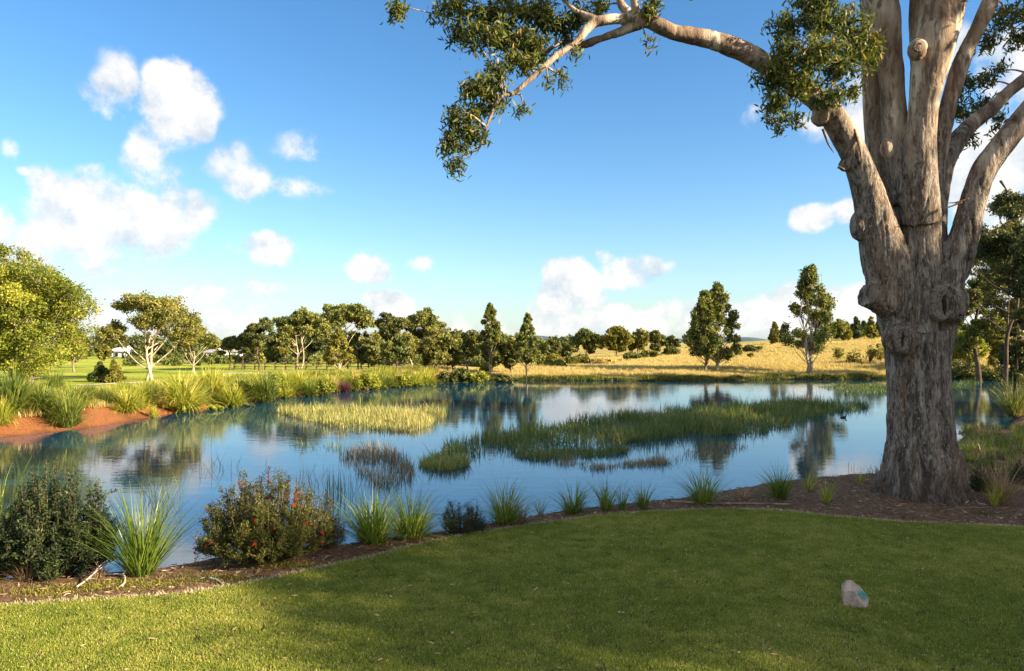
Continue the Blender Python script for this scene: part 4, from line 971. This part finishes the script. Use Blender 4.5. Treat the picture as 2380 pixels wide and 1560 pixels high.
def bush(label, px, by, ty, w, leaf, seed, dist=None, n=1500, name='shrub', group='shrubs on the far shore', lsz=1.0, xyz=None):
    b = np.array(xyz) if xyz is not None else (hit(px, by) if dist is None else np.array(((px - CX) / F * dist, dist, gz((px - CX) / F * dist, dist))))
    d = b[1]; rng = R(seed); H = CAM_Z - (ty - HY) / F * d - b[2]; W = w * d / F
    root = thing(name, label, 'shrub', (b[0], b[1], b[2] - .04), 0, group); lm, tm = MB(), MB()
    ns = 22
    for k in range(ns):
        a = rng.uniform(0, 6.28); r = W / 2 * math.sqrt(rng.uniform()) * .85; z = H * rng.uniform(.35, .9) * math.sqrt(max(.1, 1 - (r / (W * .52)) ** 2))
        c = np.array((r * math.cos(a), r * math.sin(a), z)); tube(tm, spline(np.array([(0, 0, 0), c * (.5, .5, .6), c]), 3), np.linspace(.02, .005, 7) * max(.4, H), 4)
        m = n // ns; s = W * .17
        pos = c + ball(rng, m, .4) * (s, s, min(s, H * .25)); pos[:, 2] = np.abs(pos[:, 2])
        leaves(lm, pos, 7 * lsz * d / F, 3.6 * lsz * d / F, rng, np.clip(rng.beta(2, 2, m) * .8 + .1 + rng.normal() * .1, 0, 1))
    tm.build('stem', M['stem'], root); lm.build('foliage', M[leaf], root); return root
for k, (px, by, ty, w, leaf) in enumerate(BUSHY):
    bush(f'leafy yellow-green shrub among the grass clumps of the red bank, {ordinal(k)} from the left', px, by, ty + 2, w * 1.25, 'bright', 650 + k, n=2600, lsz=.8, group='leafy shrubs along the red bank')
bush('dark green shrub just right of the sandy spit', 1036, 889, 862, 44, 'gum_dark', 601)
bush('broad dark shrub behind the sandy spit', 1072, 889, 856, 50, 'pine', 602, n=2000)
bush('light green shrub under the forked spire tree', 1112, 889, 862, 46, 'bright', 603)
bush('small dark shrub left of the slender shore tree', 1172, 889, 869, 38, 'gum_dark', 604)
bush('sunny rounded shrub on the fairway below the tree line', 1128, 868, 842, 26, 'bright', 605)
bush('dry domed thicket at the foot of the golden slope', 1405, 850, 828, 60, 'drygrass', 606, n=2600)
bush('dark low mound of scrub near the crest right of the paired trees', 1748, 820, 803, 52, 'gum_dark', 607)
for k, (px, by, ty, w) in enumerate([(1262,852,826,40),(1292,852,822,44),(1322,851,826,40),(1352,850,822,44),(1300,856,838,50)]):
    bush(f'leafy green shrub below the far grove, {ORD[k]} from the left' if k < 4 else 'low leafy shrub in front of the others below the far grove', px, by, ty, w, 'olive' if k % 2 else 'spear', 610 + k, n=1600)
for k, (px, by, ty, w) in enumerate([(1560,826,806,40),(1510,834,812,40),(1470,838,818,44)]):
    bush(f'scrubby bush under the right end of the far grove, {ORD[k]} from the right', px, by, ty, w, 'gum', 620 + k, n=1300)
for k, (px, by, ty, w) in enumerate([(1950,838,802,30),(1984,848,812,34),(2022,846,800,36),(2044,842,796,30),(1718,828,812,16),(1745,832,816,14)]):
    bush(f'feathery sapling on the golden slope, {["first left of","second left of","third left of","hidden beside"][k] if k < 4 else ""} the great trunk'.replace('  ', ' ') if k < 4 else f'tiny feathery sapling between the paired trees and the pale-stemmed tree, {ORD[k - 4]}', px, by, ty, w, 'olive', 630 + k, n=330, lsz=.8)
bush('dark scrub at the foot of the shaded bank behind the great trunk', 2240, 878, 835, 90, 'gum_dark', 640, dist=62, n=2200)
bush('dark scrub by the shaded water at the picture edge', 2320, 882, 838, 80, 'gum_dark', 641, dist=58, n=2200)

# ------------------------------------------------------------------ reeds in the pond
def sample_poly(pix, n, rng):
    q = np.array([onwater(*p)[:2] for p in pix]); lo, hi = q.min(0), q.max(0); out = []
    while sum(map(len, out)) < n:
        p = rng.uniform(lo, hi, (n * 3, 2)); out.append(p[inside(p[:, 0], p[:, 1], q)])
    return np.concatenate(out)[:n]
def reedbed(name, label, pix, n, h, leaf, seed, w=.016, lean=(.0, .5), holes=.0, curl=.7, tlo=0., thi=1.):
    rng = R(seed); xy = sample_poly(pix, n * 2, rng)
    f = wob(xy[:, 0], xy[:, 1], 1.3, seed * .1) + .5 * wob(xy[:, 0], xy[:, 1], 3.7, seed * .3)
    keep = f + rng.normal(size=len(xy)) * .25 > holes; xy = xy[keep][:n]; hh = h * (.72 + .38 * wob(xy[:, 0], xy[:, 1], .9, 1.0)) * np.where(rng.uniform(0, 1, len(xy)) < .06, 1.5, 1.0) * (.55 + .45 * sms((f[keep][:n] - holes + .1) / .5))
    b = np.stack([xy[:, 0], xy[:, 1], np.full(len(xy), WATER - .04)], 1)
    mb = MB(); xy = xy; tn = np.clip(rng.beta(2, 2, len(b)) * (thi - tlo) + tlo + .12 * wob(xy[:, 0], xy[:, 1], .6, 2.0), 0, 1)
    blades(mb, b, hh, w, rng, lean, curl, 3, tn)
    return tag(mb.build(name, M[leaf]), label, 'reeds', kind='stuff')
reedbed('reed_bed', 'sunlit straw-green reed bed off the red bank', [(640,958),(700,976),(770,992),(860,1002),(950,1006),(995,992),(1040,966),(1000,956),(900,960),(800,956),(700,950)], 7500, .66, 'reed_pale', 700, .024, (0, .55), -.45)
reedbed('reed_bed', 'long dark green reed bed across the middle of the pond', [(1005,1066),(1150,1056),(1300,1036),(1450,1032),(1600,1016),(1750,1012),(1850,986),(1950,958),(2022,948),(2010,941),(1950,937),(1850,940),(1700,946),(1600,955),(1450,968),(1330,988),(1200,1008),(1050,1032)], 19000, .80, 'reed', 701, .022, (0, .8), -.16)
reedbed('reed_bed', 'thin far reed strip left of the great trunk', [(1900,899),(1960,912),(2060,918),(2120,905),(2060,896),(1960,893)], 2200, .36, 'reed', 702, .03, (0, .6), -.4, thi=.45)
reedbed('reed_bed', 'shaded reed strip right of the great trunk', [(2200,908),(2260,900),(2300,880),(2270,880),(2205,892)], 1500, .36, 'reed', 703, .03, (0, .6), -.4, thi=.45)
reedbed('reed_bed', 'rusty low reed hummock at the near end of the dark reed bed', [(972,1084),(1010,1096),(1060,1096),(1092,1082),(1085,1066),(1030,1062),(985,1070)], 1500, .42, 'reed_pale', 704, .018, (.1, 1.0), -.6)
reedbed('reed_bed', 'dark low reed fringe in front of the long dark bed', [(1170,1062),(1260,1072),(1360,1066),(1470,1052),(1440,1044),(1300,1048),(1190,1052)], 2400, .36, 'reed', 705, .018, (.05, .9), -.4, thi=1.1)
reedbed('reed_bed', 'sparse bent reed fringe above the white cloud reflection', [(1280,1084),(1380,1092),(1480,1088),(1560,1078),(1540,1068),(1420,1076),(1300,1074)], 1300, .36, 'reed_tan', 706, .014, (.1, 1.1), -.2)
reedbed('reed_bed', 'thin bent reeds right of the bent reed fringe', [(1560,1074),(1680,1060),(1740,1040),(1700,1030),(1600,1044)], 520, .42, 'reed_tan', 707, .012, (.1, 1.0), -.2)
reedbed('reed_bed', 'tan dying reeds between the pale bed and the dark bed', [(785,1062),(830,1100),(875,1130),(945,1132),(966,1100),(940,1060),(860,1046)], 1500, .62, 'reed_tan', 708, .012, (.0, .7), -.3)
reedbed('reed_bed', 'scattered dark reed stalks in front of the pale reed bed', [(670,1034),(730,1044),(790,1048),(800,1038),(740,1030)], 130, .42, 'reed', 709, .014, (.05, .6), -.6)
def tuft_water(label, px, py, n, hpx, leaf, seed, spread=.22, lean=(.05, .75)):
    b = onwater(px, py); rng = R(seed); q = rng.normal(size=(n, 3)) * spread; q[:, 2] = 0; mb = MB()
    blades(mb, q, hpx * b[1] / F, .011, rng, lean, .25, 3); o = mb.build('reed_tuft', M[leaf]); o.location = (b[0], b[1], WATER - .05)
    tag(o, label, 'reeds', 'single reed tufts standing in the water')
tuft_water('sparse V-shaped reed tuft in open water above the grevillea', 518, 1088, 26, 55, 'reed', 720, .28)
tuft_water('reed tuft in open water just behind the tall sedge clump', 372, 1160, 42, 80, 'reed', 721, .20)
tuft_water('dark reed tuft right behind the grevillea top', 722, 1122, 30, 60, 'reed', 722, .2)
tuft_water('thin upright reeds between the grevillea and the tan reeds', 790, 1150, 60, 80, 'reed', 723, .2, (.0, .35))
tuft_water('upright reeds beside the right flank of the grevillea', 756, 1175, 34, 70, 'reed', 724, .22, (.0, .35))
tuft_water('little reed tuft at the water edge left of the great trunk', 1990, 1092, 16, 24, 'reed', 725, .22)

# ------------------------------------------------------------------ plants on the near bank
def near_clump(label, px, by, ty, w, leaf, seed, n=300, bw=.013, lean=(.03, .75), curl=1.9, name='sedge_clump', cat='sedge', z=None, dist=None, group='sedge clumps along the near bank', stalks=10):
    if dist is None: dist = (CAM_Z + .02) * F / (by - HY)
    x = (px - CX) / F * dist; zz = gz(x, dist); H = CAM_Z - (ty - HY) / F * dist - zz; W = w * dist / F * 1.25
    rng = R(seed); root = thing(name, label, cat, (x, dist, zz - .03), 0, group); mb = MB()
    r = W * .10 * np.sqrt(rng.uniform(0, 1, n)); a = rng.uniform(0, 6.28, n)
    b = np.stack([r * np.cos(a), r * np.sin(a), np.zeros(n)], 1); sp = min(1.25, math.atan2(W * .5, H) * 1.5)
    blades(mb, b, H * 1.28, bw, rng, (lean[0], sp), curl, 6, np.clip(rng.beta(2, 2.4, n) * .9, 0, 1), az=a + rng.normal(size=n) * .7)
    mb.build('blades', M[leaf], root)
    db = MB(); m = max(12, n // 6); q = rng.normal(size=(m, 3)) * W * .06; q[:, 2] = 0
    blades(db, q, H * .55, bw * .8, rng, (.5, 1.45), .7, 4); db.build('dead_blades', M['dead'], root)
    if stalks:
        sb = MB(); q = rng.normal(size=(stalks, 3)) * W * .05; q[:, 2] = 0
        blades(sb, q, H * 1.12, bw * .45, rng, (.05, .5), .6, 5, np.full(stalks, .95)); sb.build('flower_stalks', M[leaf], root)
    return root
near_clump('tall strappy sedge clump between the dark shrub and the open water', 330, 1338, 1158, 165, 'sedge', 800, 330, .015, (.02, .9), 1.2)
near_clump('sedge leaves leaning in from the picture edge left of the dark shrub', -12, 1330, 1125, 120, 'sedge', 801, 220, .015)
near_clump('broad sedge clump right of the grevillea, left half of the double one', 868, 1264, 1140, 165, 'sedge', 802, 460, .013)
near_clump('broad sedge clump, right half of the double one by the blue-green shrub', 955, 1252, 1140, 160, 'sedge', 803, 420, .013)
near_clump('pale arching grass clump at the right foot of the grevillea', 735, 1276, 1180, 80, 'dead', 804, 150, .007, name='grass_clump', cat='grass clump')
near_clump('rounded sedge clump with dead leaves right of the blue-green shrub', 1172, 1222, 1122, 125, 'sedge', 805, 300, .012)
near_clump('dead brown tussock leaning on the rounded sedge clump', 1210, 1216, 1162, 60, 'dead', 806, 130, .007, name='grass_clump', cat='grass clump')
near_clump('upright sedge clump with a dark tangled foot, mid bank', 1332, 1196, 1118, 92, 'sedge', 807, 170, .012)
near_clump('tall narrow sedge clump right of the tangled-foot clump', 1408, 1190, 1112, 62, 'sedge', 808, 120, .011)
near_clump('thin little sedge tuft between two narrow clumps', 1446, 1188, 1126, 36, 'sedge', 809, 50, .010)
near_clump('fan-shaped sedge clump before the gap in the bank plants', 1494, 1184, 1124, 60, 'sedge', 810, 110, .011)
near_clump('large bright sedge clump left of the dry little tussock', 1634, 1172, 1086, 118, 'sedge', 811, 240, .012)
near_clump('dry little tussock between the two bright sedge clumps', 1727, 1162, 1122, 42, 'dead', 812, 90, .006, name='grass_clump', cat='grass clump')
near_clump('upright bright sedge clump right of the dry little tussock', 1812, 1162, 1080, 88, 'sedge', 813, 190, .012)
near_clump('small lime tuft right of the upright bright sedge', 1880, 1144, 1098, 34, 'tuft', 814, 60, .010)
near_clump('thin lime tuft nearest the lawn left of the great trunk', 1922, 1172, 1110, 36, 'tuft', 815, 50, .010)
near_clump('tiny green tuft at the water side of the great trunk', 2000, 1124, 1092, 28, 'tuft', 816, 40, .009)
near_clump('tall rusty grass clump right of the great trunk', 2330, 1172, 1072, 62, 'dead', 817, 150, .008, name='grass_clump', cat='grass clump')
near_clump('green tuft at the foot of the tall rusty grass clump', 2312, 1176, 1112, 40, 'tuft', 818, 60, .009)
near_clump('small green sedge on the shore just right of the great trunk', 2252, 1072, 1020, 50, 'tuft_dark', 819, 90, .014, dist=16.0)
near_clump('green sedge by the dark water at the picture edge', 2340, 1062, 1008, 60, 'tuft_dark', 820, 120, .014, dist=17.5)
near_clump('sunlit green sedge low on the right bank', 2372, 1050, 1000, 60, 'tuft', 821, 120, .014, dist=18.5)
near_clump('leafy dark sedge on the damp slope right of the great trunk', 2300, 1100, 1052, 56, 'tuft_dark', 826, 140, .013, dist=14.6)
near_clump('rusty sedge drooping over the right bank at the picture edge', 2376, 1112, 1040, 60, 'dead', 827, 150, .010, dist=14.0, name='grass_clump', cat='grass clump')
near_clump('wide pale reed clump standing in the shaded water at the picture edge', 2358, 972, 872, 80, 'reed_pale', 822, 420, .022, dist=30.0, name='reed_clump', cat='reeds')
near_clump('brown collapsed tussock at the foot of the dark shrub', 62, 1352, 1292, 100, 'dead', 823, 260, .006, name='grass_clump', cat='grass clump', curl=1.9)
near_clump('small collapsed tussock right of the brown one under the dark shrub', 232, 1346, 1300, 60, 'dead', 824, 130, .006, name='grass_clump', cat='grass clump', curl=1.9)
near_clump('slim reed stems left of the tangled-foot sedge', 1256, 1200, 1150, 40, 'sedge', 825, 30, .007)

def near_shrub(label, px, by, ty, w, leaf, seed, stems=70, per=70, ll=.034, lw=.011, flowers=0, name='shrub', fl_leaf='red', up=.75):
    dist = (CAM_Z + .02) * F / (by - HY); x = (px - CX) / F * dist; zz = gz(x, dist); H = CAM_Z - (ty - HY) / F * dist - zz; W = w * dist / F
    rng = R(seed); root = thing(name, label, 'shrub', (x, dist, zz - .03), 0, 'shrubs on the near bank'); tm, lm = MB(), MB(); tips = []
    for k in range(stems):
        a = rng.uniform(0, 6.28); r = W / 2 * math.sqrt(rng.uniform(.0, 1)); z = H * math.sqrt(max(.05, 1 - (r / (W * .54)) ** 2)) * rng.uniform(.42, 1.18)
        e = np.array((r * math.cos(a), r * math.sin(a) * .7, z)); st = np.array((e[0] * .15, e[1] * .15, 0))
        p = spline(np.array([st, st + (e - st) * (.55, .55, .35), st + (e - st) * (.9, .9, .7), e]), 6); tube(tm, p, np.linspace(.010, .003, len(p)), 4)
        t = rng.uniform(.22, 1.02, per) ** up; i = np.clip((t * (len(p) - 1)), 0, len(p) - 1.001); j = i.astype(int); fr = (i - j)[:, None]
        pos = p[j] * (1 - fr) + p[j + 1] * fr; dirn = unit(p[j + 1] - p[j]); rad = unit(rng.normal(size=(per, 3)))
        dd = unit(dirn * .9 + rad); pos = pos + dd * ll * .6 + rng.normal(size=(per, 3)) * .018
        m2 = per // 3                                           # side twigs
        tn = np.clip(rng.beta(2, 2.2, per) * .8 + rng.normal() * .12, 0, 1)
        leaves(lm, pos, ll, lw, rng, tn, 0, dd, False); tips.append(p)
        for q in range(3):
            s0 = p[int(len(p) * rng.uniform(.35, .85))]; e2 = s0 + unit(rng.normal(size=3) + np.array((0, 0, .8))) * rng.uniform(.08, .2)
            tube(tm, [s0, (s0 + e2) / 2, e2], [.004, .003, .002], 3, cap=False); u = rng.uniform(0, 1.1, (m2, 1)); pos = s0 + (e2 - s0) * u + rng.normal(size=(m2, 3)) * .016
            leaves(lm, pos, ll, lw, rng, np.clip(tn[:m2] + .05, 0, 1), 0, np.broadcast_to(unit(e2 - s0), (m2, 3)).copy(), False)
    tm.build('stem', M['stem'], root); lm.build('foliage', M[leaf], root)
    if flowers:
        fm = MB(); m = 26; v = unit(rng.normal(size=(m, 3)) * (1, 1, .8)); leaves(fm, v * .013, .024, .008, rng, rng.uniform(0, 1, m), 0, v, False)
        me = fm.mesh('flower'); me.materials.append(M[fl_leaf])
        for k in range(flowers):
            p = tips[int(rng.integers(0, stems))]; q = p[int(len(p) * rng.uniform(.55, .999))] + rng.normal(size=3) * .025; q[1] -= .03
            o = obj('flower', me, None, root); o.location = tuple(q); o.rotation_euler = tuple(rng.uniform(0, 6, 3)); s = rng.uniform(.7, 1.35); o.scale = (s, s, s)
    return root
near_shrub('dense dark green shrub with upright leafy shoots at the left of the near bank', 132, 1334, 1098, 275, 'shrub', 830, 190, 120, .038, .015, 9, fl_leaf='gum_rust')
near_shrub('grevillea bush dotted with red flowers beside the open water', 618, 1304, 1102, 310, 'grev', 831, 190, 140, .036, .009, 78, name='grevillea')
near_shrub('dark low side growth on the right flank of the grevillea', 758, 1278, 1158, 90, 'shrub', 832, 40, 60, .03, .009, 9, name='grevillea')
near_shrub('small rounded blue-green shrub between two sedge clumps', 1076, 1240, 1158, 104, 'shrub', 833, 60, 80, .024, .006)
near_shrub('small dark shrub behind the tall rusty grass on the right bank', 2284, 1146, 1082, 60, 'shrub', 834, 30, 60, .03, .009)
near_shrub('low grey-green shrub at the far right of the mulch', 2366, 1130, 1080, 50, 'shrub', 835, 26, 60, .03, .009)

# ------------------------------------------------------------------ litter, sticks, moss on the mulch
def build_litter():
    rng = R(60); n = 34000; x = rng.uniform(-9, 12, n); y = rng.uniform(6.6, 17, n)
    z, sd, wn = land(x, y); k = (~inside(x, y, LAWN_RING)) & (sd > .25) & (np.abs(x) < .85 * y + 1); x, y, z = x[k], y[k], z[k]; n = len(x)
    a = rng.uniform(0, 6.28, n); dirs = np.stack([np.cos(a), np.sin(a), rng.normal(size=n) * .12], 1)
    mb = MB(); leaves(mb, np.stack([x, y, z + .008 + rng.uniform(0, .012, n)], 1), .06 * rng.uniform(.4, 2.0, (n, 1)), .010, rng, rng.uniform(0, 1, n) ** .8, 0, dirs * 3, True)
    tag(mb.build('litter', M['litter']), 'fallen leaves and bark shreds on the brown mulch', 'litter', kind='stuff')
    mb = MB(); n = 5200; c = np.array([(-4.35, 7.5), (-3.3, 7.75), (-4.9, 7.35), (-3.9, 7.6), (-2.6, 8.2)]); i = rng.integers(0, 5, n)
    q = c[i] + rng.normal(size=(n, 2)) * (.26, .09); z, sd, wn = land(q[:, 0], q[:, 1]); k = (~inside(q[:, 0], q[:, 1], LAWN_RING)) & (sd > .5)
    b = np.stack([q[:, 0], q[:, 1], z], 1)[k]; blades(mb, b, .035, .009, rng, (.2, 1.3), .8, 2)
    tag(mb.build('moss', M['olive']), 'yellow-green moss and creeping weed before the dark shrub', 'ground cover', kind='stuff')
    # pale worn edge of the turf
    seg = LAWN_RING[8:95]; m = 9000; i = rng.integers(0, len(seg) - 1, m); t = rng.uniform(0, 1, (m, 1)); q = seg[i] * (1 - t) + seg[i + 1] * t + rng.normal(size=(m, 2)) * .035 + (0, .02)
    b = np.stack([q[:, 0], q[:, 1], np.full(m, .0)], 1); mb = MB(); blades(mb, b, .05, .006, rng, (.3, 1.4), .6, 2)
    tag(mb.build('turf_edge', M['straw']), 'straw-coloured frayed edge of the lawn', 'grass', kind='stuff')
build_litter()
def build_bank_weeds():
    pr = []
    for k in range(3):
        rng = R(470 + k); mb = MB(); n = 46; b = rng.normal(size=(n, 3)) * .06; b[:, 2] = 0
        blades(mb, b, .26, .012, rng, (.05, 1.1), 1.4, 4); pr.append(proto('weed_tuft', mb, M[('tuft_dark', 'sedge', 'dead')[k]]))
    rng = R(47); n = 5000; x = rng.uniform(7.6, 17, n); y = rng.uniform(12.2, 25, n); z, sd, wn = land(x, y)
    k = (sd > .1) & (rng.uniform(0, 1, n) < .9 * np.exp(-np.abs(sd - .5) / .45) + .04) & (np.hypot(x - GBASE[0], y - GBASE[1]) > 1.3); pts = np.stack([x, y, z], 1)[k]
    scatter('bank_weeds', 'green weeds fringing the shore right of the great trunk', 'weeds', pts, rng.uniform(.5, 1.5, len(pts)), pr, 12)
build_bank_weeds()
def build_lawn_litter():
    rng = R(66); n = 700; y = rng.uniform(4, 10.8, n); x = rng.uniform(-1, 1, n) * (.8 * y + 1); k = inside(x, y, LAWN_RING); x, y = x[k], y[k]; n = len(x)
    a = rng.uniform(0, 6.28, n); dirs = np.stack([np.cos(a), np.sin(a), rng.normal(size=n) * .15], 1)
    mb = MB(); leaves(mb, np.stack([x, y, np.full(n, .036)], 1), .05 * rng.uniform(.4, 1.5, (n, 1)), .011, rng, rng.beta(2, 1.5, n), 0, dirs * 3, True)
    tag(mb.build('fallen_leaves', M['dead']), 'few fallen gum leaves scattered over the lawn', 'leaves', kind='stuff')
build_lawn_litter()
def stick(label, pix, r0, r1, m='twig', forks=(), lift=.015):
    pts = []
    for (px, py, up) in pix:
        d = CAM_Z * F / (py + up - HY); x = (px - CX) / F * d; pts.append((x, d, max(gz(x, d), -.05) + lift + up * d / F))
    p = spline(np.array(pts), 5); o0 = p[0].copy(); mb = MB(); tube(mb, p - o0, np.linspace(r0, r1, len(p)), 7)
    for (i, j) in forks:
        q = p[int(len(p) * i)]; e = q + np.array(j); tube(mb, spline(np.array([q, (q + e) / 2 + (0, 0, .02), e]), 4) - o0, np.linspace(r1 * 1.2, r1 * .5, 9), 5)
    o = mb.build('fallen_branch', M[m], None, True); o.location = tuple(o0); tag(o, label, 'branch', 'fallen sticks on the mulch')
stick('bleached forked branch propped upright on the moss', [(178,1366,0),(200,1352,4),(222,1334,14),(238,1322,24)], .010, .005, forks=((.55, (.16, .05, .16)), (.3, (.14, 0, .03))))
stick('bleached crooked twig lying right of the propped branch', [(232,1340,0),(262,1338,3),(286,1340,2),(290,1356,0),(284,1368,0)], .008, .012, forks=((.5, (.05, .06, .07)),))
stick('grey stick lying at the edge of the turf below the mulch', [(58,1392,0),(64,1402,0),(90,1404,0)], .009, .006)
stick('short grey stick on the mulch below the tall sedge', [(486,1348,0),(505,1352,0),(520,1360,0)], .012, .006)
stick('long pale root lying along the bank below the bright sedge', [(1560,1168,0),(1650,1172,0),(1740,1174,0),(1850,1176,0)], .022, .012, 'bark_grey')
stick('thin stick lying on the mulch in front of the great trunk', [(2190,1190,0),(2240,1182,0),(2290,1184,0)], .010, .005, 'bark_grey')
stick('curved stick on the mulch by the roots of the great trunk', [(2245,1172,0),(2262,1160,0),(2275,1172,0),(2290,1176,0)], .010, .006)
stick('dark stub of wood stuck in the mulch in front of the trunk', [(2100,1204,0),(2102,1196,3),(2104,1186,8)], .022, .014, 'bark_dark')

# ------------------------------------------------------------------ tee-marker stone with its emblem
def build_stone():
    d = CAM_Z * F / (1410 - HY); x = (1988 - CX) / F * d
    root = thing('marker_stone', 'small chiselled sandstone marker with a teal emblem lying on the lawn', 'stone', (x, d, .02)); root.scale = (1.12, 1.05, .97)
    pt = [(-.108,-.025,-.02),(.058,-.085,-.02),(.104,-.03,-.02),(.07,.09,-.02),(-.07,.10,-.02),(-.112,-.015,.135),(-.05,-.055,.160),(-.070,.035,.235),(-.020,.040,.236),(.055,.022,.172),(.110,-.018,.075),(.085,.07,.10),(-.09,.08,.16)]
    bm = bmesh.new(); vs = [bm.verts.new(p) for p in pt]; r = bmesh.ops.convex_hull(bm, input=vs)
    bmesh.ops.dissolve_limit(bm, angle_limit=.12, verts=bm.verts, edges=bm.edges)
    bmesh.ops.bevel(bm, geom=list(bm.edges), offset=.005, segments=2, affect='EDGES', profile=.6)
    bmesh.ops.triangulate(bm, faces=bm.faces); bmesh.ops.subdivide_edges(bm, edges=bm.edges, cuts=2, use_grid_fill=True)
    for v in bm.verts:
        v.co += v.normal * .0035 * mnoise.noise(v.co * 38) if v.normal.length else Vector((0, 0, 0))
    me = bpy.data.meshes.new('stone'); bm.to_mesh(me); bm.free(); obj('stone_body', me, M['stone'], root)
    # emblem: arched outline with curved inner strokes on the sloping right-hand face
    A, B, C = np.array(pt[6]), np.array(pt[1]), np.array(pt[10]); nrm = unit(np.cross(B - A, C - A)); nrm = nrm if nrm[1] < 0 else -nrm
    T = np.array(pt[9]); ev = unit((A + T) / 2 - (B + C) / 2); ev = unit(ev - nrm * (ev @ nrm)); eu = np.cross(ev, nrm); eu = eu if eu[0] > 0 else -eu
    cen = (A * .30 + B * .18 + C * .27 + T * .25); cen = cen - nrm * ((cen - A) @ nrm) + nrm * .006
    def stroke(uv, w):
        p = spline(np.array([cen + eu * a * 1.3 + ev * b * 1.3 for a, b in uv]), 6); t = unit(np.gradient(p, axis=0)); s = np.cross(t, nrm) * w / 2
        v = np.stack([p - s - nrm * .004, p - s + nrm * .002, p + s + nrm * .002, p + s - nrm * .004], 1); n = len(p)
        i = (np.arange(n - 1)[:, None] * 4 + np.arange(4)[None]); j = (np.arange(n - 1)[:, None] * 4 + (np.arange(4)[None] + 1) % 4)
        mb = MB(); mb.add(v, np.stack([i, j, j + 4, i + 4], -1).reshape(-1, 4)); mb.build('emblem_stroke', M['teal'], root)
    stroke([(-.022,-.004),(-.018,.022),(.000,.034),(.018,.022),(.026,-.006),(.026,-.036)], .008)
    stroke([(-.012,-.002),(-.006,.014),(.006,.016),(.013,.002),(.016,-.026)], .006)
    stroke([(-.003,-.006),(.002,.003),(.007,-.006),(.009,-.028)], .005)
    stroke([(-.020,-.008),(-.008,-.014),(.004,-.024),(.012,-.040)], .006)
build_stone()

# ------------------------------------------------------------------ duck on the pond
def build_duck():
    b = onwater(1960, 971); mb = MB(); s = 0.72
    body = np.array([(-.19,0,.085),(-.15,0,.070),(-.09,0,.050),(0,0,.045),(.08,0,.050),(.13,0,.060),(.16,0,.075)]); rr = np.array((.012,.035,.062,.078,.070,.050,.02))
    tube(mb, spline(body, 4), np.interp(np.linspace(0, 6, 25), range(7), rr), 12)
    neck = np.array([(.10,0,.06),(.135,0,.11),(.145,0,.16),(.16,0,.185),(.185,0,.185),(.20,0,.178)]); nr = np.array((.045,.032,.025,.036,.032,.015))
    tube(mb, spline(neck, 4), np.interp(np.linspace(0, 5, 21), range(6), nr), 10)
    tube(mb, [(.19,0,.176),(.22,0,.170),(.243,0,.166)], [.014,.012,.006], 8)
    me = mb.mesh('tmp'); o = bpy.data.objects.new('tmp', me); COL.objects.link(o); r = o.modifiers.new('r', 'REMESH'); r.mode = 'VOXEL'; r.voxel_size = .008
    sm = o.modifiers.new('s', 'SMOOTH'); sm.iterations = 4
    t = bpy.data.meshes.new_from_object(o.evaluated_get(bpy.context.evaluated_depsgraph_get())); bpy.data.objects.remove(o); t.name = 'duck'
    t.materials.clear(); t.polygons.foreach_set('use_smooth', np.ones(len(t.polygons), bool))
    o = obj('duck', t, plain('duck_feathers', G(.045,.035,.028), .7, .3, .4, 18)); o.location = (b[0], b[1], WATER - .015); o.scale = (s, s, s)
    tag(o, 'small dark duck swimming between the reeds and the great trunk', 'duck')
build_duck()
